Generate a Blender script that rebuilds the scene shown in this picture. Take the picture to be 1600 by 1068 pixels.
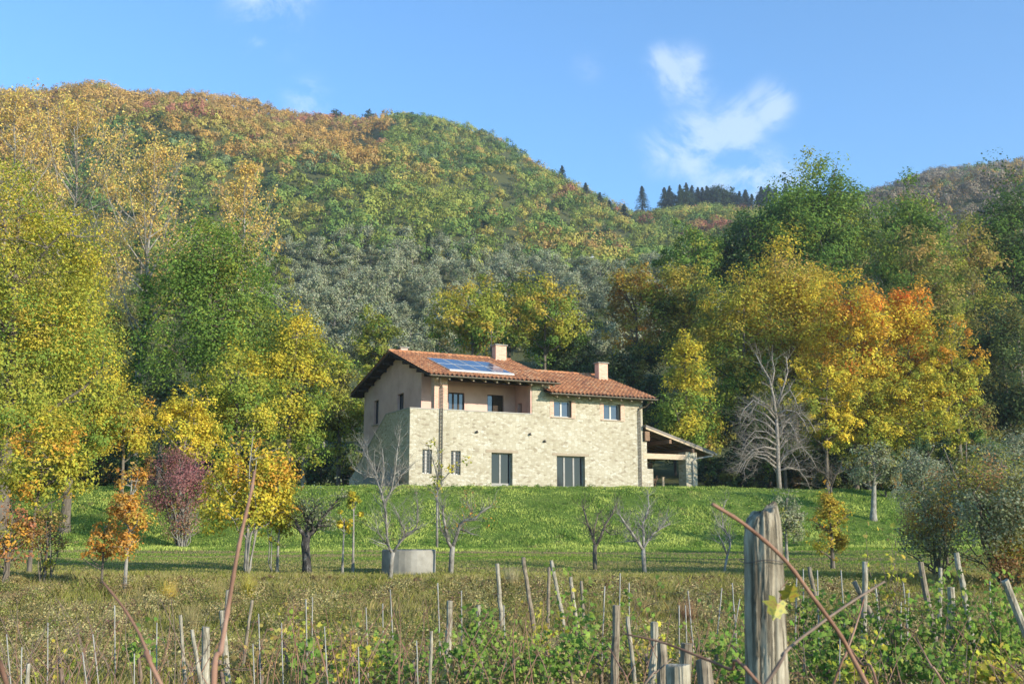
import bpy, math, random
import numpy as np
from math import sin, cos, radians, pi
from mathutils import Vector
SC = bpy.context.scene
for o in list(bpy.data.objects): bpy.data.objects.remove(o, do_unlink=True)
COL = SC.collection
# ------------------------------------------------------------------ camera
FPX = 1660.0                      # focal length in photograph pixels (photo 1600 wide)
PITCH = math.atan(286 / FPX)
cd = bpy.data.cameras.new('camera'); cam = bpy.data.objects.new('camera', cd); COL.objects.link(cam)
cd.sensor_width = 36; cd.lens = FPX / 1600 * 36; cd.clip_start = .05; cd.clip_end = 6000
cam.location = (0, 0, 0); cam.rotation_euler = (pi / 2 + PITCH, 0, 0)
cd.dof.use_dof = True; cd.dof.focus_distance = 45; cd.dof.aperture_fstop = 11
SC.camera = cam
# ------------------------------------------------------------------ sky and sun
SUN_AZ = radians(52)              # from straight behind the camera towards the right
SUN_EL = radians(16.5)
sdir = Vector((sin(SUN_AZ) * cos(SUN_EL), -cos(SUN_AZ) * cos(SUN_EL), sin(SUN_EL)))
sl = bpy.data.lights.new('sun', 'SUN'); sun = bpy.data.objects.new('sun', sl); COL.objects.link(sun)
sl.energy = 5.0; sl.angle = radians(.55); sl.color = (1, .92, .79)
sun.rotation_euler = sdir.to_track_quat('Z', 'Y').to_euler()
W = bpy.data.worlds.new("World"); SC.world = W; W.use_nodes = True
nt = W.node_tree; nt.nodes.clear()
def N(nt, t, **k):
    n = nt.nodes.new(t)
    for a, b in k.items(): setattr(n, a, b)
    return n
L = nt.links.new
wo = N(nt, 'ShaderNodeOutputWorld'); bg = N(nt, 'ShaderNodeBackground'); bg.inputs[1].default_value = .15
sky = N(nt, 'ShaderNodeTexSky', sky_type='NISHITA'); sky.sun_disc = False
sky.sun_elevation = SUN_EL; sky.sun_rotation = math.atan2(sdir.x, sdir.y)
sky.altitude = 300; sky.air_density = 1.0; sky.dust_density = .25; sky.ozone_density = 2.2
tc = N(nt, 'ShaderNodeTexCoord')
def skydir(px, py):
    a = (px - 800) / FPX; b = (534 - py) / FPX
    return Vector((a, cos(PITCH) - b * sin(PITCH), sin(PITCH) + b * cos(PITCH))).normalized()
# thin clouds: soft blobs round a few sky directions, broken up by noise
nz = N(nt, 'ShaderNodeTexNoise'); nz.inputs['Scale'].default_value = 11; nz.inputs['Detail'].default_value = 10
nz.inputs['Roughness'].default_value = .68; nz.inputs['Distortion'].default_value = .7
mp = N(nt, 'ShaderNodeMapping'); mp.inputs['Scale'].default_value = (1, 1, 1.5); mp.inputs['Rotation'].default_value = (0, radians(-32), 0)
L(tc.outputs['Generated'], mp.inputs[0]); L(mp.outputs[0], nz.inputs['Vector'])
acc = None
for (px, py, rad, amt) in [(1065, 118, .034, .95), (1035, 98, .022, .7), (1090, 140, .024, .8), (1200, 165, .030, .8), (1150, 200, .038, .95), (1090, 225, .045, .95), (1030, 235, .03, .6), (1110, 262, .04, .6),
                           (1190, 285, .042, 1.0), (1150, 305, .05, .8), (1225, 300, .045, .8), (420, 44, .04, .7), (420, 8, .05, .8), (480, 158, .03, .6), (285, 120, .025, .35),
                           (920, 105, .02, .3)]:
    d = skydir(px, py)
    vd = N(nt, 'ShaderNodeVectorMath', operation='DISTANCE'); vd.inputs[1].default_value = d
    L(tc.outputs['Generated'], vd.inputs[0])
    mr = N(nt, 'ShaderNodeMapRange', interpolation_type='SMOOTHSTEP')
    mr.inputs['From Min'].default_value = rad * 1.25; mr.inputs['From Max'].default_value = 0
    mr.inputs['To Min'].default_value = 0; mr.inputs['To Max'].default_value = amt
    L(vd.outputs['Value'], mr.inputs['Value'])
    if acc is None: acc = mr.outputs[0]
    else:
        mm = N(nt, 'ShaderNodeMath', operation='MAXIMUM'); L(acc, mm.inputs[0]); L(mr.outputs[0], mm.inputs[1]); acc = mm.outputs[0]
nr_ = N(nt, 'ShaderNodeMapRange'); nr_.inputs['From Min'].default_value = .38; nr_.inputs['From Max'].default_value = .66; L(nz.outputs[0], nr_.inputs['Value'])
ad = N(nt, 'ShaderNodeMath', operation='MULTIPLY'); L(acc, ad.inputs[0]); L(nr_.outputs[0], ad.inputs[1])
cr = N(nt, 'ShaderNodeMapRange', interpolation_type='SMOOTHSTEP'); cr.inputs['From Min'].default_value = .0; cr.inputs['From Max'].default_value = .62
cr.inputs['To Max'].default_value = .42
L(ad.outputs[0], cr.inputs['Value'])
tint = N(nt, 'ShaderNodeMix', data_type='RGBA', blend_type='MULTIPLY'); tint.inputs[0].default_value = 1; tint.inputs[7].default_value = (.84, 1.26, 1.55, 1)
L(sky.outputs[0], tint.inputs[6])
cmx = N(nt, 'ShaderNodeMix', data_type='RGBA'); cmx.inputs[7].default_value = (5.6, 6.1, 6.8, 1)
L(cr.outputs[0], cmx.inputs[0]); L(tint.outputs[2], cmx.inputs[6]); L(cmx.outputs[2], bg.inputs[0]); L(bg.outputs[0], wo.inputs[0])
SC.view_settings.view_transform = 'Standard'; SC.view_settings.look = 'None'; SC.view_settings.gamma = 1
SC.view_settings.exposure = 0.5
SC.render.engine = 'CYCLES'

# ------------------------------------------------------------------ helpers
def tag(o, label=None, cat=None, group=None, kind=None):
    if label: o['label'] = label
    if cat: o['category'] = cat
    if group: o['group'] = group
    if kind: o['kind'] = kind
    return o
def empty(name, loc, rz=0, label=None, cat=None, group=None):
    o = bpy.data.objects.new(name, None); o.empty_display_size = .2; COL.objects.link(o)
    o.location = loc; o.rotation_euler = (0, 0, rz)
    return tag(o, label, cat, group)
def mesh_np(name, V, F, mat, parent=None, col=None, smooth=False):
    """V (n,3), F (m,k) int array, col (m,3) per face"""
    me = bpy.data.meshes.new(name); V = np.asarray(V, np.float32); F = np.asarray(F, np.int32)
    m, k = F.shape
    me.vertices.add(len(V)); me.vertices.foreach_set('co', V.ravel())
    me.loops.add(m * k); me.loops.foreach_set('vertex_index', F.ravel())
    me.polygons.add(m); me.polygons.foreach_set('loop_start', np.arange(0, m * k, k, dtype=np.int32))
    if smooth: me.polygons.foreach_set('use_smooth', np.ones(m, bool))
    me.update(calc_edges=True)
    if col is not None:
        a = me.attributes.new('Col', 'FLOAT_COLOR', 'FACE')
        a.data.foreach_set('color', np.concatenate([np.asarray(col, np.float32), np.ones((m, 1), np.float32)], 1).ravel())
    me.materials.append(mat)
    o = bpy.data.objects.new(name, me); COL.objects.link(o)
    if parent: o.parent = parent
    return o
class MB:
    def __init__(s): s.v = []; s.f = []
    def add(s, vs, fs):
        b = len(s.v); s.v += [tuple(map(float, v)) for v in vs]; s.f += [tuple(b + i for i in f) for f in fs]; return s
    def box(s, a, b):
        x0, y0, z0 = a; x1, y1, z1 = b
        return s.hexa([(x0, y0, z0), (x1, y0, z0), (x1, y1, z0), (x0, y1, z0), (x0, y0, z1), (x1, y0, z1), (x1, y1, z1), (x0, y1, z1)])
    def hexa(s, c):
        return s.add(c, [(3, 2, 1, 0), (4, 5, 6, 7), (0, 1, 5, 4), (1, 2, 6, 5), (2, 3, 7, 6), (3, 0, 4, 7)])
    def tube(s, pts, rs, n=6, cap=True):
        pts = [Vector(p) for p in pts]; b = len(s.v); ref = None
        for i, p in enumerate(pts):
            t = (pts[min(i + 1, len(pts) - 1)] - pts[max(i - 1, 0)])
            t = t.normalized() if t.length > 1e-9 else Vector((0, 0, 1))
            if ref is None: ref = t.orthogonal().normalized()
            ref = (ref - t * ref.dot(t)); ref = ref.normalized() if ref.length > 1e-6 else t.orthogonal().normalized()
            w = t.cross(ref); r = rs[i] if hasattr(rs, '__len__') else rs
            for k in range(n):
                a = 2 * pi * k / n; q = p + (ref * cos(a) + w * sin(a)) * r; s.v.append((q.x, q.y, q.z))
        for i in range(len(pts) - 1):
            for k in range(n):
                k2 = (k + 1) % n; s.f.append((b + i * n + k, b + i * n + k2, b + (i + 1) * n + k2, b + (i + 1) * n + k))
        if cap:
            s.f.append(tuple(b + k for k in reversed(range(n)))); e = b + (len(pts) - 1) * n; s.f.append(tuple(e + k for k in range(n)))
        return s
    def build(s, name, mat, parent=None, smooth=False, bevel=0):
        me = bpy.data.meshes.new(name); me.from_pydata(s.v, [], s.f); me.update()
        if smooth: me.polygons.foreach_set('use_smooth', [True] * len(me.polygons))
        me.materials.append(mat)
        o = bpy.data.objects.new(name, me); COL.objects.link(o)
        if parent: o.parent = parent
        if bevel:
            m = o.modifiers.new('bevel', 'BEVEL'); m.width = bevel; m.segments = 2; m.limit_method = 'ANGLE'
        return o
def copy_tree(o, parent=None):
    c = o.copy(); COL.objects.link(c); c.parent = parent
    for ch in [x for x in bpy.data.objects if x.parent == o]: copy_tree(ch, c)
    return c
def rayv(px, py):
    a = (px - 800) / FPX; b = (534 - py) / FPX
    return Vector((a, cos(PITCH) - b * sin(PITCH), sin(PITCH) + b * cos(PITCH)))
def at(px, py, Y):
    r = rayv(px, py); return r * (Y / r.y)
def ipl(x, xs, ys): return np.interp(x, xs, ys)

# ------------------------------------------------------------------ materials
def newmat(name):
    m = bpy.data.materials.new(name); m.use_nodes = True; nt = m.node_tree
    return m, nt, nt.nodes['Principled BSDF'], nt.links.new
def ramp(nt, stops):
    r = nt.nodes.new('ShaderNodeValToRGB'); e = r.color_ramp.elements
    while len(e) < len(stops): e.new(.5)
    for i, (p, c) in enumerate(stops): e[i].position = p; e[i].color = (*c, 1)
    return r
def noise(nt, scale, detail=4, rough=.55, vec=None, dist=0):
    n = nt.nodes.new('ShaderNodeTexNoise'); n.inputs['Scale'].default_value = scale; n.inputs['Detail'].default_value = detail
    n.inputs['Roughness'].default_value = rough; n.inputs['Distortion'].default_value = dist
    if vec: nt.links.new(vec, n.inputs['Vector'])
    return n
def objco(nt, scale=(1, 1, 1)):
    t = nt.nodes.new('ShaderNodeTexCoord'); m = nt.nodes.new('ShaderNodeMapping'); m.inputs['Scale'].default_value = scale
    nt.links.new(t.outputs['Object'], m.inputs[0]); return m.outputs[0]
def bump(nt, src, strength, dist, bsdf):
    b = nt.nodes.new('ShaderNodeBump'); b.inputs['Strength'].default_value = strength; b.inputs['Distance'].default_value = dist
    nt.links.new(src, b.inputs['Height']); nt.links.new(b.outputs[0], bsdf.inputs['Normal']); return b
def noisy(name, stops, scale, rough=.9, detail=5, sc=(1, 1, 1), bs=.3, bd=.02, spec=.2, dist=0):
    m, nt, b, L = newmat(name); v = objco(nt, sc); n = noise(nt, scale, detail, .6, v, dist); r = ramp(nt, stops)
    L(n.outputs[0], r.inputs[0]); L(r.outputs[0], b.inputs['Base Color']); b.inputs['Roughness'].default_value = rough
    b.inputs['Specular IOR Level'].default_value = spec
    if bs: bump(nt, n.outputs[0], bs, bd, b)
    return m
def leafmat(name='leaf', tr=.4):
    m, nt, b, L = newmat(name); nt.nodes.remove(b); out = nt.nodes['Material Output']
    a = nt.nodes.new('ShaderNodeAttribute'); a.attribute_name = 'Col'
    d = nt.nodes.new('ShaderNodeBsdfDiffuse'); t = nt.nodes.new('ShaderNodeBsdfTranslucent'); mx = nt.nodes.new('ShaderNodeMixShader')
    mx.inputs[0].default_value = tr; L(a.outputs['Color'], d.inputs[0])
    L(a.outputs['Color'], t.inputs[0]); L(d.outputs[0], mx.inputs[1]); L(t.outputs[0], mx.inputs[2])
    L(mx.outputs[0], out.inputs[0]); return m
M = {}
M['leaf'] = leafmat(); M['grass'] = leafmat('grass_blades', .3); M['farleaf'] = leafmat('far_leaf', .2)
M['bark'] = noisy('bark', [(.25, (.07, .055, .04)), (.6, (.17, .14, .105)), (.85, (.27, .24, .19))], 9, sc=(1, 1, .25), bs=.8, bd=.05)
M['barkpale'] = noisy('pale_bark', [(.3, (.12, .105, .085)), (.55, (.28, .255, .21)), (.8, (.42, .39, .33))], 9, sc=(1, 1, .4), bs=.6, bd=.03)
M['barkgrey'] = noisy('grey_twig_bark', [(.3, (.16, .135, .11)), (.7, (.38, .33, .27))], 7, bs=0)
M['barkdark'] = noisy('dark_bark', [(.3, (.02, .018, .015)), (.55, (.08, .07, .06)), (.72, (.3, .28, .24))], 10, sc=(1, 1, .45), bs=1, bd=.06)
M['twig'] = noisy('bare_twig', [(.3, (.2, .17, .14)), (.7, (.42, .38, .33))], 8, bs=0)
M['plaster'] = noisy('pink_plaster', [(.25, (.54, .32, .25)), (.5, (.66, .42, .335)), (.8, (.73, .50, .40))], .9, detail=8, bs=.15, bd=.01)
M['brick'] = None
M['darkwood'] = noisy('dark_wood', [(.3, (.035, .025, .018)), (.7, (.09, .065, .045))], 6, sc=(1, 1, 4))
M['paleend'] = noisy('rafter_end', [(.3, (.30, .22, .15)), (.7, (.42, .33, .24))], 8)
M['timber'] = noisy('pale_timber', [(.3, (.45, .32, .2)), (.7, (.62, .48, .33))], 5, sc=(.4, 3, 3))
M['timbermid'] = noisy('rafter_timber', [(.3, (.17, .10, .06)), (.7, (.30, .19, .12))], 5, sc=(3, .4, 3))
M['lintel'] = noisy('weathered_lintel', [(.3, (.26, .2, .13)), (.7, (.42, .34, .24))], 6, sc=(.5, 2, 6))
M['coping'] = noisy('stone_coping', [(.3, (.30, .27, .22)), (.7, (.42, .39, .33))], 3)
M['concrete'] = noisy('old_concrete', [(.25, (.13, .12, .10)), (.5, (.26, .24, .195)), (.75, (.38, .355, .30))], 1.6, detail=9, bs=.5, bd=.02)
M['greyroof'] = noisy('grey_sheet_roof', [(.3, (.17, .145, .12)), (.7, (.27, .235, .195))], 2)
M['metal'] = noisy('dark_metal', [(.3, (.05, .04, .03)), (.7, (.10, .08, .06))], 8, rough=.5, spec=.5)
M['copper'] = noisy('brown_gutter', [(.3, (.10, .075, .05)), (.7, (.17, .14, .10))], 5, rough=.5, spec=.5)
M['frame'] = noisy('window_frame_paint', [(.3, (.42, .40, .36)), (.7, (.52, .50, .46))], 5, rough=.5)
M['slat'] = noisy('grey_fence_board', [(.3, (.22, .21, .19)), (.7, (.36, .34, .31))], 4, sc=(3, 3, .4))
M['cane'] = noisy('vine_cane', [(.3, (.13, .065, .04)), (.55, (.28, .15, .095)), (.8, (.40, .26, .18))], 14, sc=(1, 1, .3), bs=.3, bd=.002, rough=.7)
M['canedark'] = noisy('dry_cane', [(.3, (.09, .06, .045)), (.6, (.24, .17, .12)), (.8, (.36, .28, .2))], 14, sc=(1, 1, .3), bs=.3, bd=.002, rough=.7)
M['rod'] = noisy('grey_rod', [(.3, (.24, .22, .18)), (.7, (.42, .39, .33))], 12, sc=(1, 1, .2), bs=0)
def glass():
    m, nt, b, L = newmat('window_glass'); b.inputs['Base Color'].default_value = (.07, .085, .11, 1); b.inputs['Metallic'].default_value = .35
    b.inputs['Roughness'].default_value = .06; v = objco(nt); n = noise(nt, 1.3, 2, .5, v); bump(nt, n.outputs[0], .08, .05, b); return m
M['glass'] = glass()
mdg, _n, _b, _l = newmat('dark_door_glass'); _b.inputs['Base Color'].default_value = (.02, .022, .026, 1); _b.inputs['Roughness'].default_value = .05; _b.inputs['IOR'].default_value = 1.4
M['doorglass'] = mdg; M['doorframe'] = noisy('grey_door_paint', [(.3, (.26, .24, .21)), (.7, (.34, .32, .28))], 5, rough=.6)
def panel():
    m, nt, b, L = newmat('solar_cells'); v = objco(nt); br = nt.nodes.new('ShaderNodeTexBrick'); br.offset = 0
    br.inputs['Color1'].default_value = (.05, .075, .13, 1); br.inputs['Color2'].default_value = (.065, .095, .16, 1); br.inputs['Mortar'].default_value = (.12, .16, .26, 1)
    br.inputs['Scale'].default_value = 1; br.inputs['Brick Width'].default_value = .16; br.inputs['Row Height'].default_value = .16; br.inputs['Mortar Size'].default_value = .006
    L(v, br.inputs['Vector']); L(br.outputs[0], b.inputs['Base Color']); b.inputs['Roughness'].default_value = .14; b.inputs['Metallic'].default_value = .35; return m
M['panel'] = panel()
def stone():
    m, nt, b, L = newmat('rubble_stone'); tcn = nt.nodes.new('ShaderNodeTexCoord')
    # swap so both wall directions get the texture: horizontal = x+y, vertical = z
    sx = nt.nodes.new('ShaderNodeSeparateXYZ'); L(tcn.outputs['Object'], sx.inputs[0])
    ad = nt.nodes.new('ShaderNodeMath'); ad.operation = 'ADD'; L(sx.outputs[0], ad.inputs[0]); L(sx.outputs[1], ad.inputs[1])
    cx = nt.nodes.new('ShaderNodeCombineXYZ'); L(ad.outputs[0], cx.inputs[0]); L(sx.outputs[2], cx.inputs[1])
    n0 = noise(nt, 1.7, 3, .5, cx.outputs[0]); mxv = nt.nodes.new('ShaderNodeMix'); mxv.data_type = 'RGBA'; mxv.blend_type = 'ADD'; mxv.inputs[0].default_value = .07
    L(cx.outputs[0], mxv.inputs[6]); L(n0.outputs['Color'], mxv.inputs[7])
    mp = nt.nodes.new('ShaderNodeMapping'); mp.inputs['Scale'].default_value = (4.6, 8.6, 1); L(mxv.outputs[2], mp.inputs[0])
    vo = nt.nodes.new('ShaderNodeTexVoronoi'); vo.voronoi_dimensions = '2D'; vo.inputs['Scale'].default_value = 1; vo.inputs['Randomness'].default_value = .85; L(mp.outputs[0], vo.inputs['Vector'])
    ve = nt.nodes.new('ShaderNodeTexVoronoi'); ve.voronoi_dimensions = '2D'; ve.feature = 'DISTANCE_TO_EDGE'; ve.inputs['Scale'].default_value = 1; ve.inputs['Randomness'].default_value = .85; L(mp.outputs[0], ve.inputs['Vector'])
    sp = nt.nodes.new('ShaderNodeSeparateColor'); L(vo.outputs['Color'], sp.inputs[0])
    r = ramp(nt, [(0, (.31, .26, .185)), (.10, (.40, .35, .25)), (.45, (.455, .405, .30)), (.8, (.50, .45, .34)), (1, (.55, .51, .41))]); L(sp.outputs[0], r.inputs[0])
    ng = noise(nt, .5, 5, .6, cx.outputs[0]); rg = ramp(nt, [(.3, (.86, .83, .77)), (.65, (1.05, 1.04, 1.03))]); L(ng.outputs[0], rg.inputs[0])
    mm = nt.nodes.new('ShaderNodeMix'); mm.data_type = 'RGBA'; mm.blend_type = 'MULTIPLY'; mm.inputs[0].default_value = 1; L(r.outputs[0], mm.inputs[6]); L(rg.outputs[0], mm.inputs[7])
    rm = ramp(nt, [(.0, (0, 0, 0)), (.09, (1, 1, 1))]); L(ve.outputs['Distance'], rm.inputs[0])
    m2 = nt.nodes.new('ShaderNodeMix'); m2.data_type = 'RGBA'; L(rm.outputs[0], m2.inputs[0]); m2.inputs[6].default_value = (.385, .34, .25, 1); L(mm.outputs[2], m2.inputs[7])
    L(m2.outputs[2], b.inputs['Base Color']); b.inputs['Roughness'].default_value = .95; b.inputs['Specular IOR Level'].default_value = .1
    hh = nt.nodes.new('ShaderNodeMath'); hh.operation = 'MULTIPLY_ADD'; hh.inputs[1].default_value = .7; L(sp.outputs[1], hh.inputs[0]); L(rm.outputs[0], hh.inputs[2])
    bump(nt, hh.outputs[0], .55, .03, b); return m
M['stone'] = stone()
def brick():
    m, nt, b, L = newmat('small_brick'); tcn = nt.nodes.new('ShaderNodeTexCoord'); sx = nt.nodes.new('ShaderNodeSeparateXYZ'); L(tcn.outputs['Object'], sx.inputs[0])
    ad = nt.nodes.new('ShaderNodeMath'); ad.operation = 'ADD'; L(sx.outputs[0], ad.inputs[0]); L(sx.outputs[1], ad.inputs[1])
    cx = nt.nodes.new('ShaderNodeCombineXYZ'); L(ad.outputs[0], cx.inputs[0]); L(sx.outputs[2], cx.inputs[1])
    br = nt.nodes.new('ShaderNodeTexBrick'); br.inputs['Color1'].default_value = (.55, .27, .17, 1); br.inputs['Color2'].default_value = (.66, .38, .26, 1)
    br.inputs['Mortar'].default_value = (.6, .47, .36, 1); br.inputs['Scale'].default_value = 1; br.inputs['Brick Width'].default_value = .25; br.inputs['Row Height'].default_value = .075; br.inputs['Mortar Size'].default_value = .01
    L(cx.outputs[0], br.inputs['Vector']); L(br.outputs[0], b.inputs['Base Color']); b.inputs['Roughness'].default_value = .9; return m
M['brick'] = brick()
def tiles():
    m, nt, b, L = newmat('terracotta_tiles'); v = objco(nt, (3.45, 2.6, 0)); w = nt.nodes.new('ShaderNodeTexWhiteNoise'); w.noise_dimensions = '2D'
    fl = nt.nodes.new('ShaderNodeVectorMath'); fl.operation = 'FLOOR'; L(v, fl.inputs[0]); L(fl.outputs[0], w.inputs['Vector'])
    r = ramp(nt, [(0, (.28, .115, .055)), (.35, (.41, .17, .07)), (.75, (.47, .20, .08)), (1, (.48, .26, .13))]); L(w.outputs['Value'], r.inputs[0])
    v2 = objco(nt); n = noise(nt, 1.2, 6, .65, v2); rg = ramp(nt, [(.3, (.72, .70, .68)), (.6, (1, 1, 1))]); L(n.outputs[0], rg.inputs[0])
    mm = nt.nodes.new('ShaderNodeMix'); mm.data_type = 'RGBA'; mm.blend_type = 'MULTIPLY'; mm.inputs[0].default_value = 1; L(r.outputs[0], mm.inputs[6]); L(rg.outputs[0], mm.inputs[7])
    L(mm.outputs[2], b.inputs['Base Color']); b.inputs['Roughness'].default_value = .85; return m
M['tiles'] = tiles()
def postwood(name, stops, crack=True):
    m, nt, b, L = newmat(name); v = objco(nt, (1, 1, .09)); n = noise(nt, 60, 6, .65, v, .4); r = ramp(nt, stops); L(n.outputs[0], r.inputs[0])
    v2 = objco(nt, (1, 1, 1)); n2 = noise(nt, 9, 5, .6, v2); rg = ramp(nt, [(.3, (.62, .6, .56)), (.62, (1.08, 1.06, 1.0))]); L(n2.outputs[0], rg.inputs[0])
    mm = nt.nodes.new('ShaderNodeMix'); mm.data_type = 'RGBA'; mm.blend_type = 'MULTIPLY'; mm.inputs[0].default_value = 1; L(r.outputs[0], mm.inputs[6]); L(rg.outputs[0], mm.inputs[7])
    v3 = objco(nt, (1, 1, .05)); n3 = noise(nt, 26, 3, .5, v3, .6); rc = ramp(nt, [(.44, (1, 1, 1)), (.487, (.22, .19, .16)), (.513, (.22, .19, .16)), (.55, (1, 1, 1))]); L(n3.outputs[0], rc.inputs[0])
    m3 = nt.nodes.new('ShaderNodeMix'); m3.data_type = 'RGBA'; m3.blend_type = 'MULTIPLY'; m3.inputs[0].default_value = .6 if crack else .35; L(mm.outputs[2], m3.inputs[6]); L(rc.outputs[0], m3.inputs[7])
    L(m3.outputs[2], b.inputs['Base Color']); b.inputs['Roughness'].default_value = .9; b.inputs['Specular IOR Level'].default_value = .15
    ad = nt.nodes.new('ShaderNodeMath'); ad.operation = 'ADD'; L(n.outputs[0], ad.inputs[0]); L(rc.outputs[0], ad.inputs[1]); bump(nt, ad.outputs[0], .8, .004, b); return m
M['postwood'] = postwood('weathered_post_wood', [(.3, (.17, .14, .10)), (.5, (.34, .295, .22)), (.7, (.48, .43, .33))])
M['stakewood'] = postwood('stake_wood', [(.3, (.22, .19, .14)), (.5, (.38, .34, .26)), (.7, (.5, .46, .37))], False)
M['stakedark'] = postwood('brown_stake_wood', [(.3, (.15, .12, .09)), (.5, (.27, .22, .16)), (.7, (.4, .34, .26))], False)

# ------------------------------------------------------------------ terrain
# all heights are metres relative to the camera's eye
def vnoise(x, y, seed=0):
    """smooth value noise, vectorised"""
    xi = np.floor(x).astype(np.int64); yi = np.floor(y).astype(np.int64); fx = x - xi; fy = y - yi
    fx = fx * fx * (3 - 2 * fx); fy = fy * fy * (3 - 2 * fy)
    def h(a, b):
        n = (a * 374761393 + b * 668265263 + seed * 1442695041) & 0x7fffffff
        n = ((n ^ (n >> 13)) * 1274126177) & 0x7fffffff
        return ((n ^ (n >> 16)) & 0xffff) / 65535.0
    return (h(xi, yi) * (1 - fx) + h(xi + 1, yi) * fx) * (1 - fy) + (h(xi, yi + 1) * (1 - fx) + h(xi + 1, yi + 1) * fx) * fy
def fbm(x, y, seed=0, o=4):
    s = 0; a = .5
    for i in range(o): s = s + a * (vnoise(x * 2 ** i, y * 2 ** i, seed + i) - .5); a *= .5
    return s
NY = [0, 3, 8, 14, 20.5, 25.5, 29, 33, 47, 50, 53, 57, 60, 61.5, 80, 95, 115]
NZ = [-1.5, -1.55, -1.8, -2.1, -2.15, -1.66, -1.36, -1.28, -.93, -.45, .45, 1.6, 2.12, 2.08, 2.5, 3.6, 6.0]
def px_of_t(t): return 800 + FPX * t
SKX = [-1500, -300, -100, 0, 100, 200, 300, 350, 400, 450, 500, 560, 620, 680, 740, 800, 860, 910, 960, 1000, 1100, 1200, 1300, 1400, 1450, 1550, 1700, 3000]
SKY = [300, 190, 165, 157, 150, 148, 155, 166, 180, 194, 203, 222, 205, 206, 226, 256, 284, 310, 336, 350, 348, 345, 330, 300, 285, 272, 262, 300]
YR = 620.0
def hill_tan(px, py):      # elevation tangent z/Y of a pixel
    a = (px - 800) / FPX; b = (534 - py) / FPX
    return (np.sin(PITCH) + b * np.cos(PITCH)) / (np.cos(PITCH) - b * np.sin(PITCH))
def ground(x, y):
    x = np.asarray(x, float); y = np.asarray(y, float)
    sh = .13 * np.clip(x, -6, 22)
    yy = np.where(y > 45, y - sh * np.clip((y - 45) / 8, 0, 1) * np.clip((110 - y) / 30, 0, 1), y)
    near = ipl(yy, NY, NZ)
    near = near + .10 * fbm(x * .35, y * .35, 3) * np.clip((y - 4) / 10, 0, 1) + .5 * fbm(x * .09, y * .09, 5) * np.clip((58 - y) / 6, 0, 1) * np.clip((y - 20) / 10, 0, 1) * .5
    near = np.where((y > 61) & (y < 80), near, near)
    near = near - .012 * np.clip(x - 12, 0, 60) * np.clip((y - 44) / 10, 0, 1)          # plateau dips towards the right
    yf = np.maximum(y, 60.); t = x / yf
    px = 800 + FPX * t * .97
    st = hill_tan(px, ipl(px, SKX, SKY))
    e = [(115, 6 / 115.), (150, .125), (175, .175), (262, .268), (300, .285), (YR, None)]
    z175 = 175 * .165; z262 = 262 * .248
    ztop = YR * st; z262 = np.minimum(z262, 262 * (st * .92)); z175 = np.minimum(z175, z262 * .55)
    def seg(a, b, za, zb): return za + (zb - za) * np.clip((y - a) / (b - a), 0, 1)
    far = seg(115, 175, 6., z175)
    far = np.where(y > 175, seg(175, 262, z175, z262), far)
    u = np.clip((y - 262) / (YR - 262), 0, 1)
    far = np.where(y > 262, z262 + (ztop - z262) * (u * .85 + .15 * np.sin(u * pi / 2)), far)
    far = np.where(y > YR, ztop - (y - YR) * .28, far)
    am = np.clip((y - 180) / 200, 0, 1) * np.clip((YR + 60 - y) / 160, 0, 1)
    far = far + am * (46 * fbm((x + y * .35) / 120., y / 170., 11, 3) + 26 * fbm(x / 45., y / 60., 17, 2))
    far = np.maximum(far, -60)
    return np.where(y < 115, near, far)
gz = lambda x, y: float(ground(x, y))
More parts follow.
